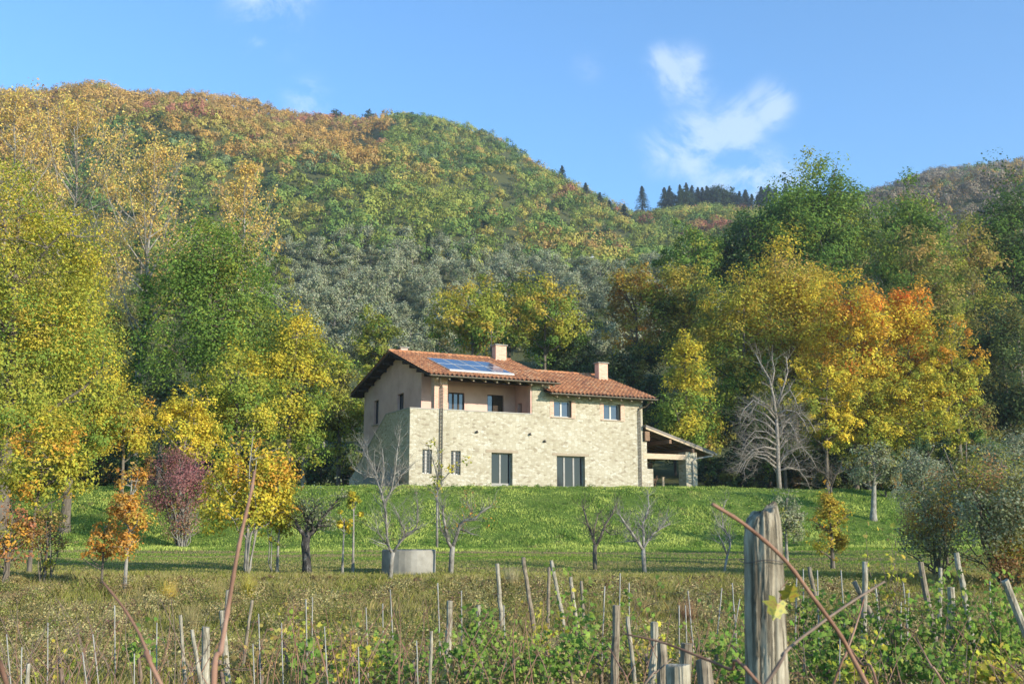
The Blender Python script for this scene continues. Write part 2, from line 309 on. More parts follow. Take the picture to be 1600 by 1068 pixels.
# the ground sheet: polar-ish grid, fine near, coarse far, reaching the horizon behind everything
ys = np.concatenate([np.linspace(-120, 0, 9), np.linspace(1, 30, 60), np.linspace(30.5, 66, 90), np.linspace(67, 120, 50), np.linspace(124, 700, 110), np.linspace(730, 2600, 16)])
us = np.linspace(-1, 1, 221); us = np.sign(us) * np.abs(us) ** 1.25
gx = np.array([u * (30 + .85 * max(y, 0) + (0 if y > 0 else 100)) for y in ys for u in us]); gy = np.repeat(ys, len(us))
gzv = ground(gx, gy)
nu = len(us); idx = np.arange(len(ys) * nu).reshape(len(ys), nu)
F = np.stack([idx[:-1, :-1], idx[:-1, 1:], idx[1:, 1:], idx[1:, :-1]], -1).reshape(-1, 4)
def groundmat():
    m, nt, b, L = newmat('ground_earth_and_turf'); g = nt.nodes.new('ShaderNodeNewGeometry'); sx = nt.nodes.new('ShaderNodeSeparateXYZ'); L(g.outputs['Position'], sx.inputs[0])
    n = noise(nt, .35, 6, .6, g.outputs['Position']); n2 = noise(nt, 3.0, 5, .7, g.outputs['Position'])
    green = ramp(nt, [(.3, (.07, .11, .022)), (.55, (.12, .18, .03)), (.8, (.19, .24, .05))]); L(n2.outputs[0], green.inputs[0])
    brown = ramp(nt, [(.3, (.09, .08, .035)), (.55, (.16, .14, .06)), (.8, (.25, .21, .10))]); L(n2.outputs[0], brown.inputs[0])
    leafy = ramp(nt, [(.3, (.05, .055, .025)), (.55, (.11, .115, .045)), (.8, (.18, .17, .075))]); L(n2.outputs[0], leafy.inputs[0])
    ma = nt.nodes.new('ShaderNodeMapRange'); ma.inputs['From Min'].default_value = 29; ma.inputs['From Max'].default_value = 46; L(sx.outputs[1], ma.inputs['Value'])
    ad = nt.nodes.new('ShaderNodeMath'); ad.operation = 'ADD'; L(ma.outputs[0], ad.inputs[0]); L(n.outputs[0], ad.inputs[1])
    s = nt.nodes.new('ShaderNodeMapRange'); s.inputs['From Min'].default_value = .55; s.inputs['From Max'].default_value = .95; L(ad.outputs[0], s.inputs['Value'])
    mx = nt.nodes.new('ShaderNodeMix'); mx.data_type = 'RGBA'; L(s.outputs[0], mx.inputs[0]); L(brown.outputs[0], mx.inputs[6]); L(green.outputs[0], mx.inputs[7])
    mb = nt.nodes.new('ShaderNodeMapRange'); mb.inputs['From Min'].default_value = 84; mb.inputs['From Max'].default_value = 96; L(sx.outputs[1], mb.inputs['Value'])
    m2 = nt.nodes.new('ShaderNodeMix'); m2.data_type = 'RGBA'; L(mb.outputs[0], m2.inputs[0]); L(mx.outputs[2], m2.inputs[6]); L(leafy.outputs[0], m2.inputs[7])
    L(m2.outputs[2], b.inputs['Base Color']); b.inputs['Roughness'].default_value = 1; b.inputs['Specular IOR Level'].default_value = .05
    bump(nt, n2.outputs[0], .8, .12, b); return m
M['ground'] = groundmat()
o = mesh_np('ground', np.stack([gx, gy, gzv], 1), F, M['ground'], smooth=True)
tag(o, 'grassy slope rising from the vineyard to the house and up the wooded hill', kind='structure')

# ------------------------------------------------------------------ leaf clouds
def leafcloud(rng, C, R, per, size, cols, cc, outward=.8, flat=0, elong=.62, jit=.13):
    """C (k,3) clump centres, R (k,) clump radii, per leaves each, cols (k,3) clump colours, cc crown centre"""
    k = len(C); n = k * per
    d = rng.normal(size=(n, 3)); d /= np.linalg.norm(d, axis=1, keepdims=True)
    r = rng.random(n) ** .45
    ci = np.repeat(np.arange(k), per)
    P = C[ci] + d * (r * R[ci])[:, None] * np.array([1, 1, .8])
    od = P - cc; od /= (np.linalg.norm(od, axis=1, keepdims=True) + 1e-6)
    nn = d * .7 + od * outward + rng.normal(size=(n, 3)) * .55 + np.array([0, 0, .25 + flat])
    nn /= np.linalg.norm(nn, axis=1, keepdims=True)
    return quads(rng, P, nn, size, cols[ci], elong, jit)
LEAFGAIN = np.array([1.3, 1.25, 1.2])
def quads(rng, P, nn, size, col, elong=.62, jit=.13):
    n = len(P)
    t = np.cross(nn, rng.normal(size=(n, 3))); t /= (np.linalg.norm(t, axis=1, keepdims=True) + 1e-6); b = np.cross(nn, t)
    s = (size * (.6 + .8 * rng.random(n)))[:, None] * .5
    V = np.stack([P + t * s, P + b * s * elong + t * s * .1, P - t * s, P - b * s * elong + t * s * .1], 1).reshape(-1, 3)
    F = np.arange(4 * n).reshape(n, 4)
    c = col * LEAFGAIN * (1 + jit * rng.normal(size=(n, 1))) * (1 + .05 * rng.normal(size=(n, 3)))
    return V, F, np.clip(c, .005, .9)
def join(parts):
    Vs, Fs, Cs = [], [], []; b = 0
    for V, F, c in parts:
        Vs.append(V); Fs.append(F + b); Cs.append(c); b += len(V)
    return np.concatenate(Vs), np.concatenate(Fs), np.concatenate(Cs)
# leaf colours (albedo)
G1 = (.115, .19, .04); G2 = (.165, .25, .05); G3 = (.085, .125, .045); YG = (.28, .30, .05); YG2 = (.37, .345, .05)
YL = (.50, .41, .05); YL2 = (.60, .47, .06); OR = (.54, .29, .05); OR2 = (.62, .20, .04); RD = (.33, .05, .05); BR = (.28, .17, .06)
OL = (.205, .225, .13); OL2 = (.285, .30, .19); OB = (.22, .21, .06); GO = (.42, .32, .06); DG = (.05, .075, .04); TA = (.42, .30, .10)
def pal(*items): return [(np.array(i[0]),) + tuple(i[1:]) for i in items]
def pick(rng, palette, k, h=None, pos=None, wl=1.6):
    """palette: list of (colour, weight, optional height bias -1..1)"""
    cols = np.array([p[0] for p in palette]); w = np.array([p[1] for p in palette], float)
    hb = np.array([p[2] if len(p) > 2 else 0 for p in palette], float)
    if h is None: h = np.zeros(k)
    ww = w[None, :] * np.exp(hb[None, :] * (h[:, None] - .5) * 5); ww /= ww.sum(1, keepdims=True)
    u1 = rng.random((k, 1))
    if pos is not None:     # neighbouring clumps share a colour: smooth noise over the crown
        f = 2 * pi / wl; ph = rng.random(6) * 6.3; d = pos
        s_ = np.sin(d[:, 0] * f + ph[0] + 1.3 * np.sin(d[:, 2] * f * .7 + ph[1])) + np.sin(d[:, 1] * f + ph[2] + np.sin(d[:, 0] * f * .6 + ph[3])) + np.sin(d[:, 2] * f * .9 + ph[4])
        u1 = np.clip(.5 + s_[:, None] * .24 + (u1 - .5) * .45, .001, .999)
    c = (u1 < np.cumsum(ww, 1)).argmax(1); c2 = (rng.random((k, 1)) < np.cumsum(ww, 1)).argmax(1)
    t = rng.random((k, 1)) * .4
    return cols[c] * (1 - t) + cols[c2] * t
def envelope(rng, k, rx, ry, rz, shell=.5, taper=0.):
    d = rng.normal(size=(k, 3)); d /= np.linalg.norm(d, axis=1, keepdims=True)
    r = rng.random(k) ** (shell * .66)
    # lumpy outline
    lump = 1 + .24 * np.sin(d[:, 0] * 4.1 + d[:, 2] * 3 + rng.random() * 6) * np.cos(d[:, 1] * 3.7 + rng.random() * 6) + .10 * rng.normal(size=k)
    P = d * (r * lump)[:, None]
    f = 1 - taper * np.clip(P[:, 2], -1, 1)
    return P * np.array([rx, ry, rz]) * np.stack([f, f, np.ones(k)], 1)
def limb_path(a, b, rng, sag=.15, n=5):
    a = Vector(a); b = Vector(b); l = (b - a).length; pts = []
    mid = (a + b) / 2 + Vector((rng.normal() * .08, rng.normal() * .08, -sag)) * l * .5
    for i in range(n + 1):
        t = i / n; p = a * (1 - t) ** 2 + mid * 2 * t * (1 - t) + b * t * t
        if 0 < i < n: p = p + Vector(rng.normal(size=3)) * l * .02
        pts.append(p)
    return pts
def skeleton(rng, C, H, zc0, tr, lean=0, nmain=11, sides=6, twigs=0.0):
    """tapered trunk plus limbs that reach the clump centres"""
    mb = MB(); top = C[:, 2].max() * .9; cx = C[:, 0].mean(); cy = C[:, 1].mean()
    def axis(z):
        t = z / top; return Vector((cx * t * t + lean * math.sin(t * 3) * .3, cy * t * t, z))
    zs = [0, .15, .5] + list(np.linspace(.12, 1, 9) * top); zs = sorted(z for z in zs)
    mb.tube([axis(z) + Vector((0, 0, -.25 if z == 0 else 0)) for z in zs], [tr * (1.45 if z == 0 else 1.15 if z < .3 else 1) * (1 - .85 * z / top) + .008 for z in zs], 8)
    order = rng.permutation(len(C)); mains = []
    for i in order[:nmain]:
        c = C[i]; d = math.hypot(c[0] - cx, c[1] - cy); zb = max(zc0 * .55, min(c[2] - d * .75, top * .85)); zb = max(zb, zc0 * .35)
        a = axis(zb); p = limb_path(a, c, rng); r0 = tr * .45 * (1 - .6 * zb / top)
        mb.tube(p, [r0 * (1 - .8 * j / 5) + .006 for j in range(6)], sides, False); mains.append(p)
    allp = [q for p in mains for q in p[1:]] + [axis(top * .6), axis(top * .8), axis(top * .95)]
    A = np.array([tuple(q) for q in allp])
    for i in order[nmain:]:
        c = C[i]; w = np.linalg.norm(A - c, axis=1) + np.maximum(0, A[:, 2] - c[2]) * 1.5; j = int(w.argmin())
        p = limb_path(A[j], c, rng, .1, 3); mb.tube(p, [tr * .13 + .006, tr * .09 + .005, tr * .06 + .004, .004], 4, False)
    return mb
def build_tree(name, rng, H, cb, rx, palette, tr, leaf, cover=3.2, clump=.5, bark='bark', shell=.5, taper=.15, nmain=11, leafmat_='leaf', topcols=None, ry=None, cx=0, per=None, trunkpart=True, lean=0, stems=0):
    """root at origin; crown from height cb to H, half-width rx"""
    rz = (H - cb) / 2; ry = ry or rx * .9; area = pi * rx * rz; la = leaf * leaf * .31 * 1.3
    n = int(cover * area / la * 1.25); k = max(10, int(n / (per or 70))); k = min(k, 700); pr = max(6, n // k)
    nl = max(9, int(16 * (area / 60) ** .35)); Lb = envelope(rng, nl, rx * .68, ry * .68, rz * .74, .34, taper); lr = min(rx, rz) * (.24 + .22 * rng.random(nl))
    li = rng.choice(nl, k, p=lr ** 2 / (lr ** 2).sum()); d_ = rng.normal(size=(k, 3)); d_ /= np.linalg.norm(d_, axis=1, keepdims=True)
    C = Lb[li] + d_ * (lr[li] * rng.random(k) ** .4)[:, None]
    fill = rng.random(k) < .34; C[fill] = envelope(rng, int(fill.sum()), rx * .8, ry * .8, rz * .85, shell, taper)
    C = C + np.array([cx, 0, cb + rz]); C[:, 2] = np.maximum(C[:, 2], cb * .8 + .05)
    h = (C[:, 2] - cb) / (2 * rz)
    cols = pick(rng, palette, k, h, C, max(1.2, rx * .9)); R = clump * (.55 + .8 * rng.random(k)) * (rx * rz) ** .5 * .38
    V, F, c = leafcloud(rng, C, R, pr, leaf, cols, np.array([cx, 0, cb + rz * .6]))
    root = empty(name, (0, 0, 0))
    mb = skeleton(rng, C[: min(k, 90)], H, cb, tr, lean, nmain)
    for q in range(stems):
        a_ = rng.random() * 6.28; e_ = Vector((cos(a_) * rx * .75 * rng.random(), sin(a_) * ry * .75 * rng.random(), H * (.6 + .35 * rng.random()))); s0 = Vector((cos(a_) * .12, sin(a_) * .12, -.1))
        mb.tube(limb_path(s0, e_, rng, .1, 5), [tr * .5 * (1 - .15 * j) + .003 for j in range(6)], 5)
    if trunkpart: mb.build('trunk', M[bark], root, smooth=True)
    mesh_np('crown', V, F, M[leafmat_], root, c)
    return root
SEED = [100]
def hero(name, label, cat, px, ytop, ybot, wpx, Y, palette, leaf=None, tr=.16, base=None, group=None, **k):
    """a tree whose trunk stands at depth Y on the ground in direction px; crown between the elevations of ytop and ybot"""
    SEED[0] += 1; rng = np.random.default_rng(SEED[0])
    p = at(px, 700, Y); X = p.x; g = gz(X, Y) if base is None else base
    ztop = at(px, ytop, Y).z; zb = at(px, ybot, Y).z; H = ztop - g; cb = max(.2, zb - g)
    rx = wpx / 2 / FPX * Y * 1.10
    leaf = leaf or max(.055, Y * .0026)
    t = build_tree(name, rng, H, cb, rx, palette, tr, leaf, **k)
    t.location = (X, Y, g - .02); return tag(t, label, cat, group)

# ================================================================== THE HOUSE
HR = empty('stone_house', (-5.971, 62.0, 2.06), radians(26.5), 'two-storey rubble stone farmhouse with red tiled roofs, loggia and open carport', 'house')
def wall(name, mat, axis, a_lines, z_lines, solid, w0, w1, parent=HR, ztop=None):
    """wall in a plane; a_lines/z_lines grid lines, solid(a,z) -> bool for cell centres; thickness w0..w1 along the other axis"""
    mb = MB(); na, nz_ = len(a_lines) - 1, len(z_lines) - 1
    S = [[solid((a_lines[i] + a_lines[i + 1]) / 2, (z_lines[j] + z_lines[j + 1]) / 2) for j in range(nz_)] for i in range(na)]
    def P(i, j, w):
        a = a_lines[i]; z = z_lines[j]
        if ztop is not None and j == nz_: z = ztop(a)
        return (a, w, z) if axis == 'u' else (w, a, z)
    def q(*pts): mb.add(pts, [tuple(range(len(pts)))])
    for i in range(na):
        for j in range(nz_):
            if not S[i][j]: continue
            q(P(i, j, w0), P(i + 1, j, w0), P(i + 1, j + 1, w0), P(i, j + 1, w0)); q(P(i, j, w1), P(i, j + 1, w1), P(i + 1, j + 1, w1), P(i + 1, j, w1))
            if i == 0 or not S[i - 1][j]: q(P(i, j, w0), P(i, j + 1, w0), P(i, j + 1, w1), P(i, j, w1))
            if i == na - 1 or not S[i + 1][j]: q(P(i + 1, j, w0), P(i + 1, j, w1), P(i + 1, j + 1, w1), P(i + 1, j + 1, w0))
            if j == 0 or not S[i][j - 1]: q(P(i, j, w0), P(i, j, w1), P(i + 1, j, w1), P(i + 1, j, w0))
            if j == nz_ - 1 or not S[i][j + 1]: q(P(i, j + 1, w0), P(i + 1, j + 1, w0), P(i + 1, j + 1, w1), P(i, j + 1, w1))
    return mb.build(name, mat, parent)
def lines(lo, hi, holes, k):
    s = {lo, hi}
    for h in holes: s |= {h[k], h[k + 1]}
    return sorted(s)
def solid_f(holes): return lambda a, z: not any(h[0] < a < h[1] and h[2] < z < h[3] for h in holes)
ZT = 4.68; UR = 16.2
RIDGE_V = 6.1
def roofz(v): return 6.66 + (v + .85) * .338 if v < RIDGE_V else 6.66 + (RIDGE_V + .85) * .338 - (v - RIDGE_V) * .25
def roofz2(v): return 6.02 + (v + .85) * .338 if v < RIDGE_V else 6.02 + (RIDGE_V + .85) * .338 - (v - RIDGE_V) * .25
# front wall
fh = [(.82, 1.42, .9, 2.32), (2.64, 3.26, .88, 2.3), (5.29, 6.71, 0.02, 2.26), (9.79, 11.81, .02, 2.2), (9.6, 10.87, 4.62, 5.66), (13.24, 14.52, 4.6, 5.64)]
al = sorted(set(lines(0, UR, fh, 0)) | {8.07, 9.3}); zl = sorted(set([-.6, ZT, 6.12, 6.75]) | set(lines(-.6, 6.12, fh, 2)))
sf = solid_f(fh)
wall('front_wall', M['stone'], 'u', al, zl, lambda a, z: sf(a, z) and not (a < 8.07 and z > ZT) and not (a > 9.3 and z > 6.12), 0, .45)
# terrace side wall with the stair parapet falling to the back, an arched opening under the stair
def stz(v): return float(np.interp(v, [0, 4.1, 9.9, 11.2], [ZT, ZT, 1.48, .95]))
sh_ = [(4.85, 5.95, -.6, 1.55)]
wall('stair_wall', M['stone'], 'v', [.45, 2.3, 4.1, 4.85, 5.95, 7.5, 9.9, 11.2], [-.6, .6, ZT], lambda a, z: not (4.85 < a < 5.95 and z < .6), 0, .35, ztop=stz)
mb = MB()      # near-black arched sheet, its colour standing in for shade inside the opening
pts = [(-.012, 4.87, -.3), (-.012, 5.93, -.3), (-.012, 5.93, 1.1)] + [(-.012, 5.4 + .53 * cos(t), 1.1 + .5 * sin(t)) for t in np.linspace(.2, pi - .2, 8)] + [(-.012, 4.87, 1.1)]
mb.add(pts + [(.3, b, c) for a, b, c in pts], [tuple(range(len(pts)))[::-1]] + [tuple(range(len(pts), 2 * len(pts)))])
mdk, ntd, bd_, Ld = newmat('painted_opening_shade'); bd_.inputs['Base Color'].default_value = (.02, .018, .016, 1); bd_.inputs['Roughness'].default_value = 1
mb.build('opening_shade_sheet', mdk, HR)
# coping
mb = MB(); mb.box((-.03, -.03, ZT + .002), (8.05, .48, ZT + .07)); mb.box((-.03, .481, ZT + .002), (.38, 4.1, ZT + .07))
mb.hexa([(-.03, 4.101, ZT + .002), (.38, 4.101, ZT + .002), (.38, 9.9, 1.49), (-.03, 9.9, 1.49), (-.03, 4.101, ZT + .07), (.38, 4.101, ZT + .07), (.38, 9.9, 1.56), (-.03, 9.9, 1.56)])
mb.build('parapet_coping', M['coping'], HR)
# stair treads between stair wall and gable wall
mb = MB()
for i in range(20): mb.box((.352, 4.1 + i * .3, -.3), (1.598, 4.1 + (i + 1) * .3 - .002, 3.68 - i * .17))
mb.build('stair', M['coping'], HR)
MB().box((.352, .452, 3.45), (8.04, 2.3, 3.68)).build('terrace_floor', M['coping'], HR)
# gable wall (plaster), main back wall, loggia walls
gh = [(10.12, 11.12, 4.7, 6.33), (5.35, 6.5, 4.7, 6.28)]
gl = sorted(set(lines(2.3, 13.15, gh, 0)) | {RIDGE_V}); zz = sorted(set(lines(-.6, 6.5, gh, 2)) | {6.9})
wall('gable_wall', M['plaster'], 'v', gl, zz, solid_f(gh), 1.6, 2.0, ztop=lambda v: roofz(v) - .16)
lh = [(3.41, 4.5, 3.7, 6.08), (6.08, 7.22, 4.5, 6.08)]
wall('loggia_back_wall', M['plaster'], 'u', lines(2.0, 8.03, lh, 0), sorted(set(lines(3.5, 7.55, lh, 2))), solid_f(lh), 2.3, 2.65)
wall('loggia_side_wall', M['plaster'], 'v', [.452, 1.35, 1.85, 2.65], [3.5, 4.7, 5.55, 6.9], lambda a, z: not (1.35 < a < 1.85 and 4.7 < z < 5.55), 8.035, 8.4, ztop=lambda v: roofz(v) - .16)
MB().box((8.39, 1.2, 4.65), (8.395, 2.0, 5.6)).build('niche_shade_sheet', mdk, HR)  # near-black sheet painting the shade inside the small side opening
MB().box((7.955, .01, ZT + .002), (8.034, .47, 6.72)).build('loggia_edge', M['plaster'], HR)
MB().box((2.0, 12.8, -.6), (16.2, 13.15, 6.05)).build('back_wall', M['plaster'], HR)
gl2 = [.45, RIDGE_V, 12.8]
wall('right_wall', M['stone'], 'v', gl2, [-.6, 6.3], lambda a, z: True, 15.8, UR, ztop=lambda v: roofz2(v) - .17)
wall('step_wall', M['stone'], 'v', [.451, RIDGE_V, 12.8], [5.5, 6.8], lambda a, z: True, 8.95, 9.28, ztop=lambda v: roofz(v) - .17)
mb = MB(); mb.box((1.53, .02, ZT + .075), (2.38, .5, 6.72)); mb.build('loggia_pillar', M['brick'], HR)
MB().box((1.62, .08, 6.5), (8.03, .42, 6.71)).build('eave_beam', M['darkwood'], HR)
# window surrounds, sills, lintels
for (a0, a1, z0, z1) in fh[4:]:
    MB().box((a0 - .28, -.012, z0 - .05), (a0, .3, z1 + .05)).build('brick_jamb', M['brick'], HR); MB().box((a1, -.012, z0 - .05), (a1 + .28, .3, z1 + .05)).build('brick_jamb', M['brick'], HR)
    MB().box((a0 - .22, -.06, z0 - .08), (a1 + .22, .2, z0 - .003)).build('window_sill', M['paleend'], HR, bevel=.008)
for (a0, a1, z0, z1) in ((4.89, 7.08, 2.262, 2.44), (9.45, 12.12, 2.203, 2.36)): MB().box((a0, -.02, z0), (a1, .3, z1)).build('lintel', M['lintel'], HR, bevel=.01)
def window(a0, a1, z0, z1, d, nmull, axis='u', bars=0, name='window', rail=None, fm='frame', tr=None):
    """casements set back by d in the opening; sub-part: pane"""
    T = (lambda a, w, z: (a, w, z)) if axis == 'u' else (lambda a, w, z: (w, a, z))
    def bx(mb, a, b, w0, w1, z0_, z1_):
        p = T(a, w0, z0_); q = T(b, w1, z1_); mb.box(tuple(min(x, y) for x, y in zip(p, q)), tuple(max(x, y) for x, y in zip(p, q)))
    e = .004; a0 += e; a1 -= e; z0 += e; z1 -= e; mb = MB(); t = .07
    bx(mb, a0, a0 + t, d, d + .06, z0, z1); bx(mb, a1 - t, a1, d, d + .06, z0, z1); bx(mb, a0 + t, a1 - t, d, d + .06, z1 - t, z1); bx(mb, a0 + t, a1 - t, d, d + .06, z0, z0 + t)
    for k in range(nmull):
        c = a0 + (a1 - a0) * (k + 1) / (nmull + 1); bx(mb, c - .055, c + .055, d - .004, d + .056, z0 + t, z1 - t)
    if rail: bx(mb, a0 + t, a1 - t, d + .002, d + .05, z0 + t, z0 + rail)
    f = mb.build(name, M[fm], HR)
    g = MB(); bx(g, a0 + t, a1 - t, d + .03, d + .045, z0 + t, z1 - t); g.build('pane', M['glass' if name == 'window' else 'doorglass'], f)
    if bars:
        b = MB()
        for k in range(3):
            c = a0 + (a1 - a0) * (k + 1) / 4; bx(b, c - .012, c + .012, .05, .074, z0, z1)
        for k in range(bars):
            c = z0 + (z1 - z0) * (k + 1) / (bars + 1); bx(b, a0, a1, .04, .064, c - .01, c + .01)
        b.build('window_bars', M['metal'], f)
window(*fh[0], .22, 1, bars=6, name='barred_window'); window(*fh[1], .22, 1, bars=6, name='barred_window')
window(*fh[2], .3, 1, name='glazed_door', rail=.42, fm='doorframe'); window(*fh[3], .3, 2, name='glazed_door', rail=.3, fm='doorframe')
window(*fh[4], .25, 1); window(*fh[5], .25, 1)
window(3.41, 4.5, 3.7, 6.08, 2.42, 2, fm='darkwood'); window(6.08, 7.22, 4.5, 6.08, 2.42, 1, fm='darkwood')
window(*gh[0], 1.78, 1, axis='v', fm='darkwood'); window(*gh[1], 1.78, 1, axis='v', fm='darkwood')
MB().box((6.5, 2.36, 4.52), (7.13, 2.4, 6.06)).build('shutter', M['darkwood'], HR)
MB().box((1.50, 10.02, 4.6), (1.598, 11.22, 4.69)).build('window_sill', M['paleend'], HR)
# roofs: a wooden deck, corrugated rows of tiles over it
def roof(u0, u1, rz, vb, name):
    v0 = -.85; mb = MB(); ve = [v0, RIDGE_V, vb]
    top = [(v, rz(v)) for v in ve]
    for i in range(2):
        (va, za), (vb_, zb) = top[i], top[i + 1]
        mb.hexa([(u0, va, za - .14), (u1, va, za - .14), (u1, vb_, zb - .14), (u0, vb_, zb - .14), (u0, va, za - .02), (u1, va, za - .02), (u1, vb_, zb - .02), (u0, vb_, zb - .02)])
    deck = mb.build(name, M['darkwood'], HR)
    per = .29; ncol = int(round((u1 - u0 + .08) / per)) * 8
    uu = np.linspace(u0 - .04, u1 + .04, ncol + 1)
    for sgn, (va, vc) in ((1, (v0 - .06, RIDGE_V)), (-1, (vb + .06, RIDGE_V))):
        L_ = abs(vc - va); nr = int(L_ / .385) + 1; vs = []; dz = []
        for r in range(nr):
            for t_, h_ in ((0, .035), (.06, .045), (.97, .008)):
                vs.append(va + (vc - va) * min(1, (r + t_) / nr)); dz.append(h_)
        vs = np.array(vs); dz = np.array(dz); Z0 = np.array([rz(v) for v in vs])
        rg = np.random.default_rng(7)
        wob = rg.normal(size=len(uu)) * .004
        Zc = .06 * np.cos(2 * pi * (uu - u0) / per) + wob
        X, Yv = np.meshgrid(uu, vs); Zm = (Z0 + dz)[:, None] + Zc[None, :] + .02 + rg.normal(size=(len(vs), 1)) * .004
        X = X + rg.normal(size=(len(vs), 1)) * .006
        Vt = np.stack([X, Yv, Zm], -1).reshape(-1, 3); ii = np.arange(len(Vt)).reshape(len(vs), len(uu))
        Fq = np.stack([ii[:-1, :-1], ii[:-1, 1:], ii[1:, 1:], ii[1:, :-1]], -1).reshape(-1, 4)
        if sgn < 0: Fq = Fq[:, ::-1]
        mesh_np('roof_tiles', Vt, Fq, M['tiles'], deck)
    r = MB(); k = int((u1 - u0) / .42)
    for i in range(k):
        a = u0 - .05 + i * (u1 - u0 + .1) / k; r.tube([(a, RIDGE_V, rz(RIDGE_V) + .035), (a + (u1 - u0 + .1) / k + .03, RIDGE_V, rz(RIDGE_V) + .05)], [.12, .135], 10)
    r.build('ridge_tiles', M['tiles'], deck)
    g = MB(); n = 12
    prof = [(v0 - .17 + .085 * cos(a), rz(v0) - .05 + .085 * sin(a)) for a in np.linspace(pi, 2 * pi, n)]
    vs_ = []; 
    for uuu in (u0 - .02, u1 + .02):
        vs_ += [(uuu, a, b) for a, b in prof]
    g.add(vs_, [(i, i + 1, n + i + 1, n + i) for i in range(n - 1)] + [tuple(range(n)), tuple(range(2 * n - 1, n - 1, -1))]); g.build('gutter', M['copper'], deck)
    for i in range(int((u1 - u0) / .78)):       # rafter tails under the eave
        a = u0 + .5 + i * .78
        if a + .1 > u1 - .1: break
        for q0, q1 in ((-.78, .0),):
            za, zb = rz(q0) - .142, rz(q1) - .142
            MB().hexa([(a, q0, za - .13), (a + .1, q0, za - .13), (a + .1, q1, zb - .13), (a, q1, zb - .13), (a, q0, za), (a + .1, q0, za), (a + .1, q1, zb), (a, q1, zb)]).build('rafter', M['paleend'], deck)
    return deck
R1 = roof(.84, 9.5, roofz, 14.05, 'roof'); R2 = roof(9.505 - .62, 16.7, roofz2, 13.95, 'roof')
for v in np.linspace(.1, 13.6, 12):     # purlins carrying the gable verge
    z = roofz(v) - .142; MB().box((.90, v - .07, z - .17 - .03), (1.598, v + .07, z - .035)).build('purlin', M['darkwood'], R1)
# solar panels on the front slope
def onroof(u, v, h): return (u, v, roofz(v) + h)
pr = MB(); gp = []
sl_ = .338; cs = 1 / math.sqrt(1 + sl_ ** 2)
PU0, PU1, PV0, PV1 = 2.58, 6.93, .42, 3.95

for r in range(2):
    for c in range(4):
        a0 = PU0 + (PU1 - PU0) * c / 4 + .02; a1 = PU0 + (PU1 - PU0) * (c + 1) / 4 - .02; v0 = PV0 + (PV1 - PV0) * r / 2 + .02; v1 = PV0 + (PV1 - PV0) * (r + 1) / 2 - .02
        f = MB(); f.hexa([onroof(a0, v0, .10), onroof(a1, v0, .10), onroof(a1, v1, .10), onroof(a0, v1, .10), onroof(a0, v0, .15), onroof(a1, v0, .15), onroof(a1, v1, .15), onroof(a0, v1, .15)])
        sp_ = f.build('solar_panel', M['frame'], R1)
        g = MB(); e = .045; g.hexa([onroof(a0 + e, v0 + e, .12), onroof(a1 - e, v0 + e, .12), onroof(a1 - e, v1 - e, .12), onroof(a0 + e, v1 - e, .12), onroof(a0 + e, v0 + e, .156), onroof(a1 - e, v0 + e, .156), onroof(a1 - e, v1 - e, .156), onroof(a0 + e, v1 - e, .156)])
        g.build('solar_cells', M['panel'], R1)
MB().hexa([onroof(PU0, PV0-.24, .08), onroof(PU1, PV0-.24, .08), onroof(PU1, PV0, .08), onroof(PU0, PV0, .08), onroof(PU0, PV0-.24, .17), onroof(PU1, PV0-.24, .17), onroof(PU1, PV0, .17), onroof(PU0, PV0, .17)]).build('panel_rail', M['frame'], R1)
# chimneys
def chimney(u, v, w, d, zb, zt, par, mat='brick'):
    c = MB().box((u - w / 2, v - d / 2, zb), (u + w / 2, v + d / 2, zt)).build('chimney', M[mat], par)
    k = MB(); k.box((u - w / 2 - .08, v - d / 2 - .08, zt + .002), (u + w / 2 + .08, v + d / 2 + .08, zt + .09)); k.build('chimney_cap', M['concrete'], c, bevel=.01)
    k = MB()
    for sx_ in (-1, 1):
        for sy_ in (-1, 1): k.box((u + sx_ * (w / 2 - .1) - .05, v + sy_ * (d / 2 - .1) - .05, zt + .092), (u + sx_ * (w / 2 - .1) + .05, v + sy_ * (d / 2 - .1) + .05, zt + .2))
    return c
chimney(8.62, 5.85, .8, .6, 8.6, 9.88, R1); chimney(16.1 - .1, 4.75, .72, .55, 7.6, 9.02, R2); chimney(2.1, 6.9, .5, .4, 8.7, 9.4, R1, 'plaster')
mb = MB(); mb.tube([(8.25, 6.3, 8.8), (8.25, 6.3, 11.1)], .022, 6)
for i, z in enumerate((10.9, 10.6)):
    mb.tube([(7.95, 6.3, z), (8.6, 6.3, z)], .01, 4)
    for k in range(5): mb.tube([(8.0 + k * .14, 6.1, z), (8.0 + k * .14, 6.5, z)], .006, 4)
mb.build('aerial', M['metal'], HR)
# wall fixtures
for (u, z) in ((4.28, 3.5), (7.88, 3.49), (8.9, 3.1)):
    mb = MB(); mb.tube([(u, 0, z), (u, -.12, z + .02)], .03, 8); mb.tube([(u, -.09, z + .04), (u, -.14, z - .1)], [.04, .075], 10); mb.build('wall_lamp', M['metal'], HR)
# drainpipes: two thin rails with rungs, the pipe joining the gutter above
def drain(u, ztop_, zjoin, side=1):
    mb = MB()
    for s in (-.075, .075): mb.tube([(u + s, -.07, .0), (u + s, -.07, ztop_)], .026, 6)
    z = .1
    while z < ztop_: mb.tube([(u - .075, -.07, z), (u + .075, -.07, z + .06)], .022, 5); z += .21
    d = mb.build('drainpipe', M['metal'], HR)
    b = MB().tube([(u, -.07, ztop_ - .02), (u, -.09, ztop_ + .1), (u + side * .35, -.35, ztop_ + .22), (u + side * .5, -.8, zjoin)], .05, 8); b.build('gutter_bend', M['copper'], d)
drain(1.96, 6.05, 6.52, -.8); drain(15.9, 5.32, 5.86, .9)
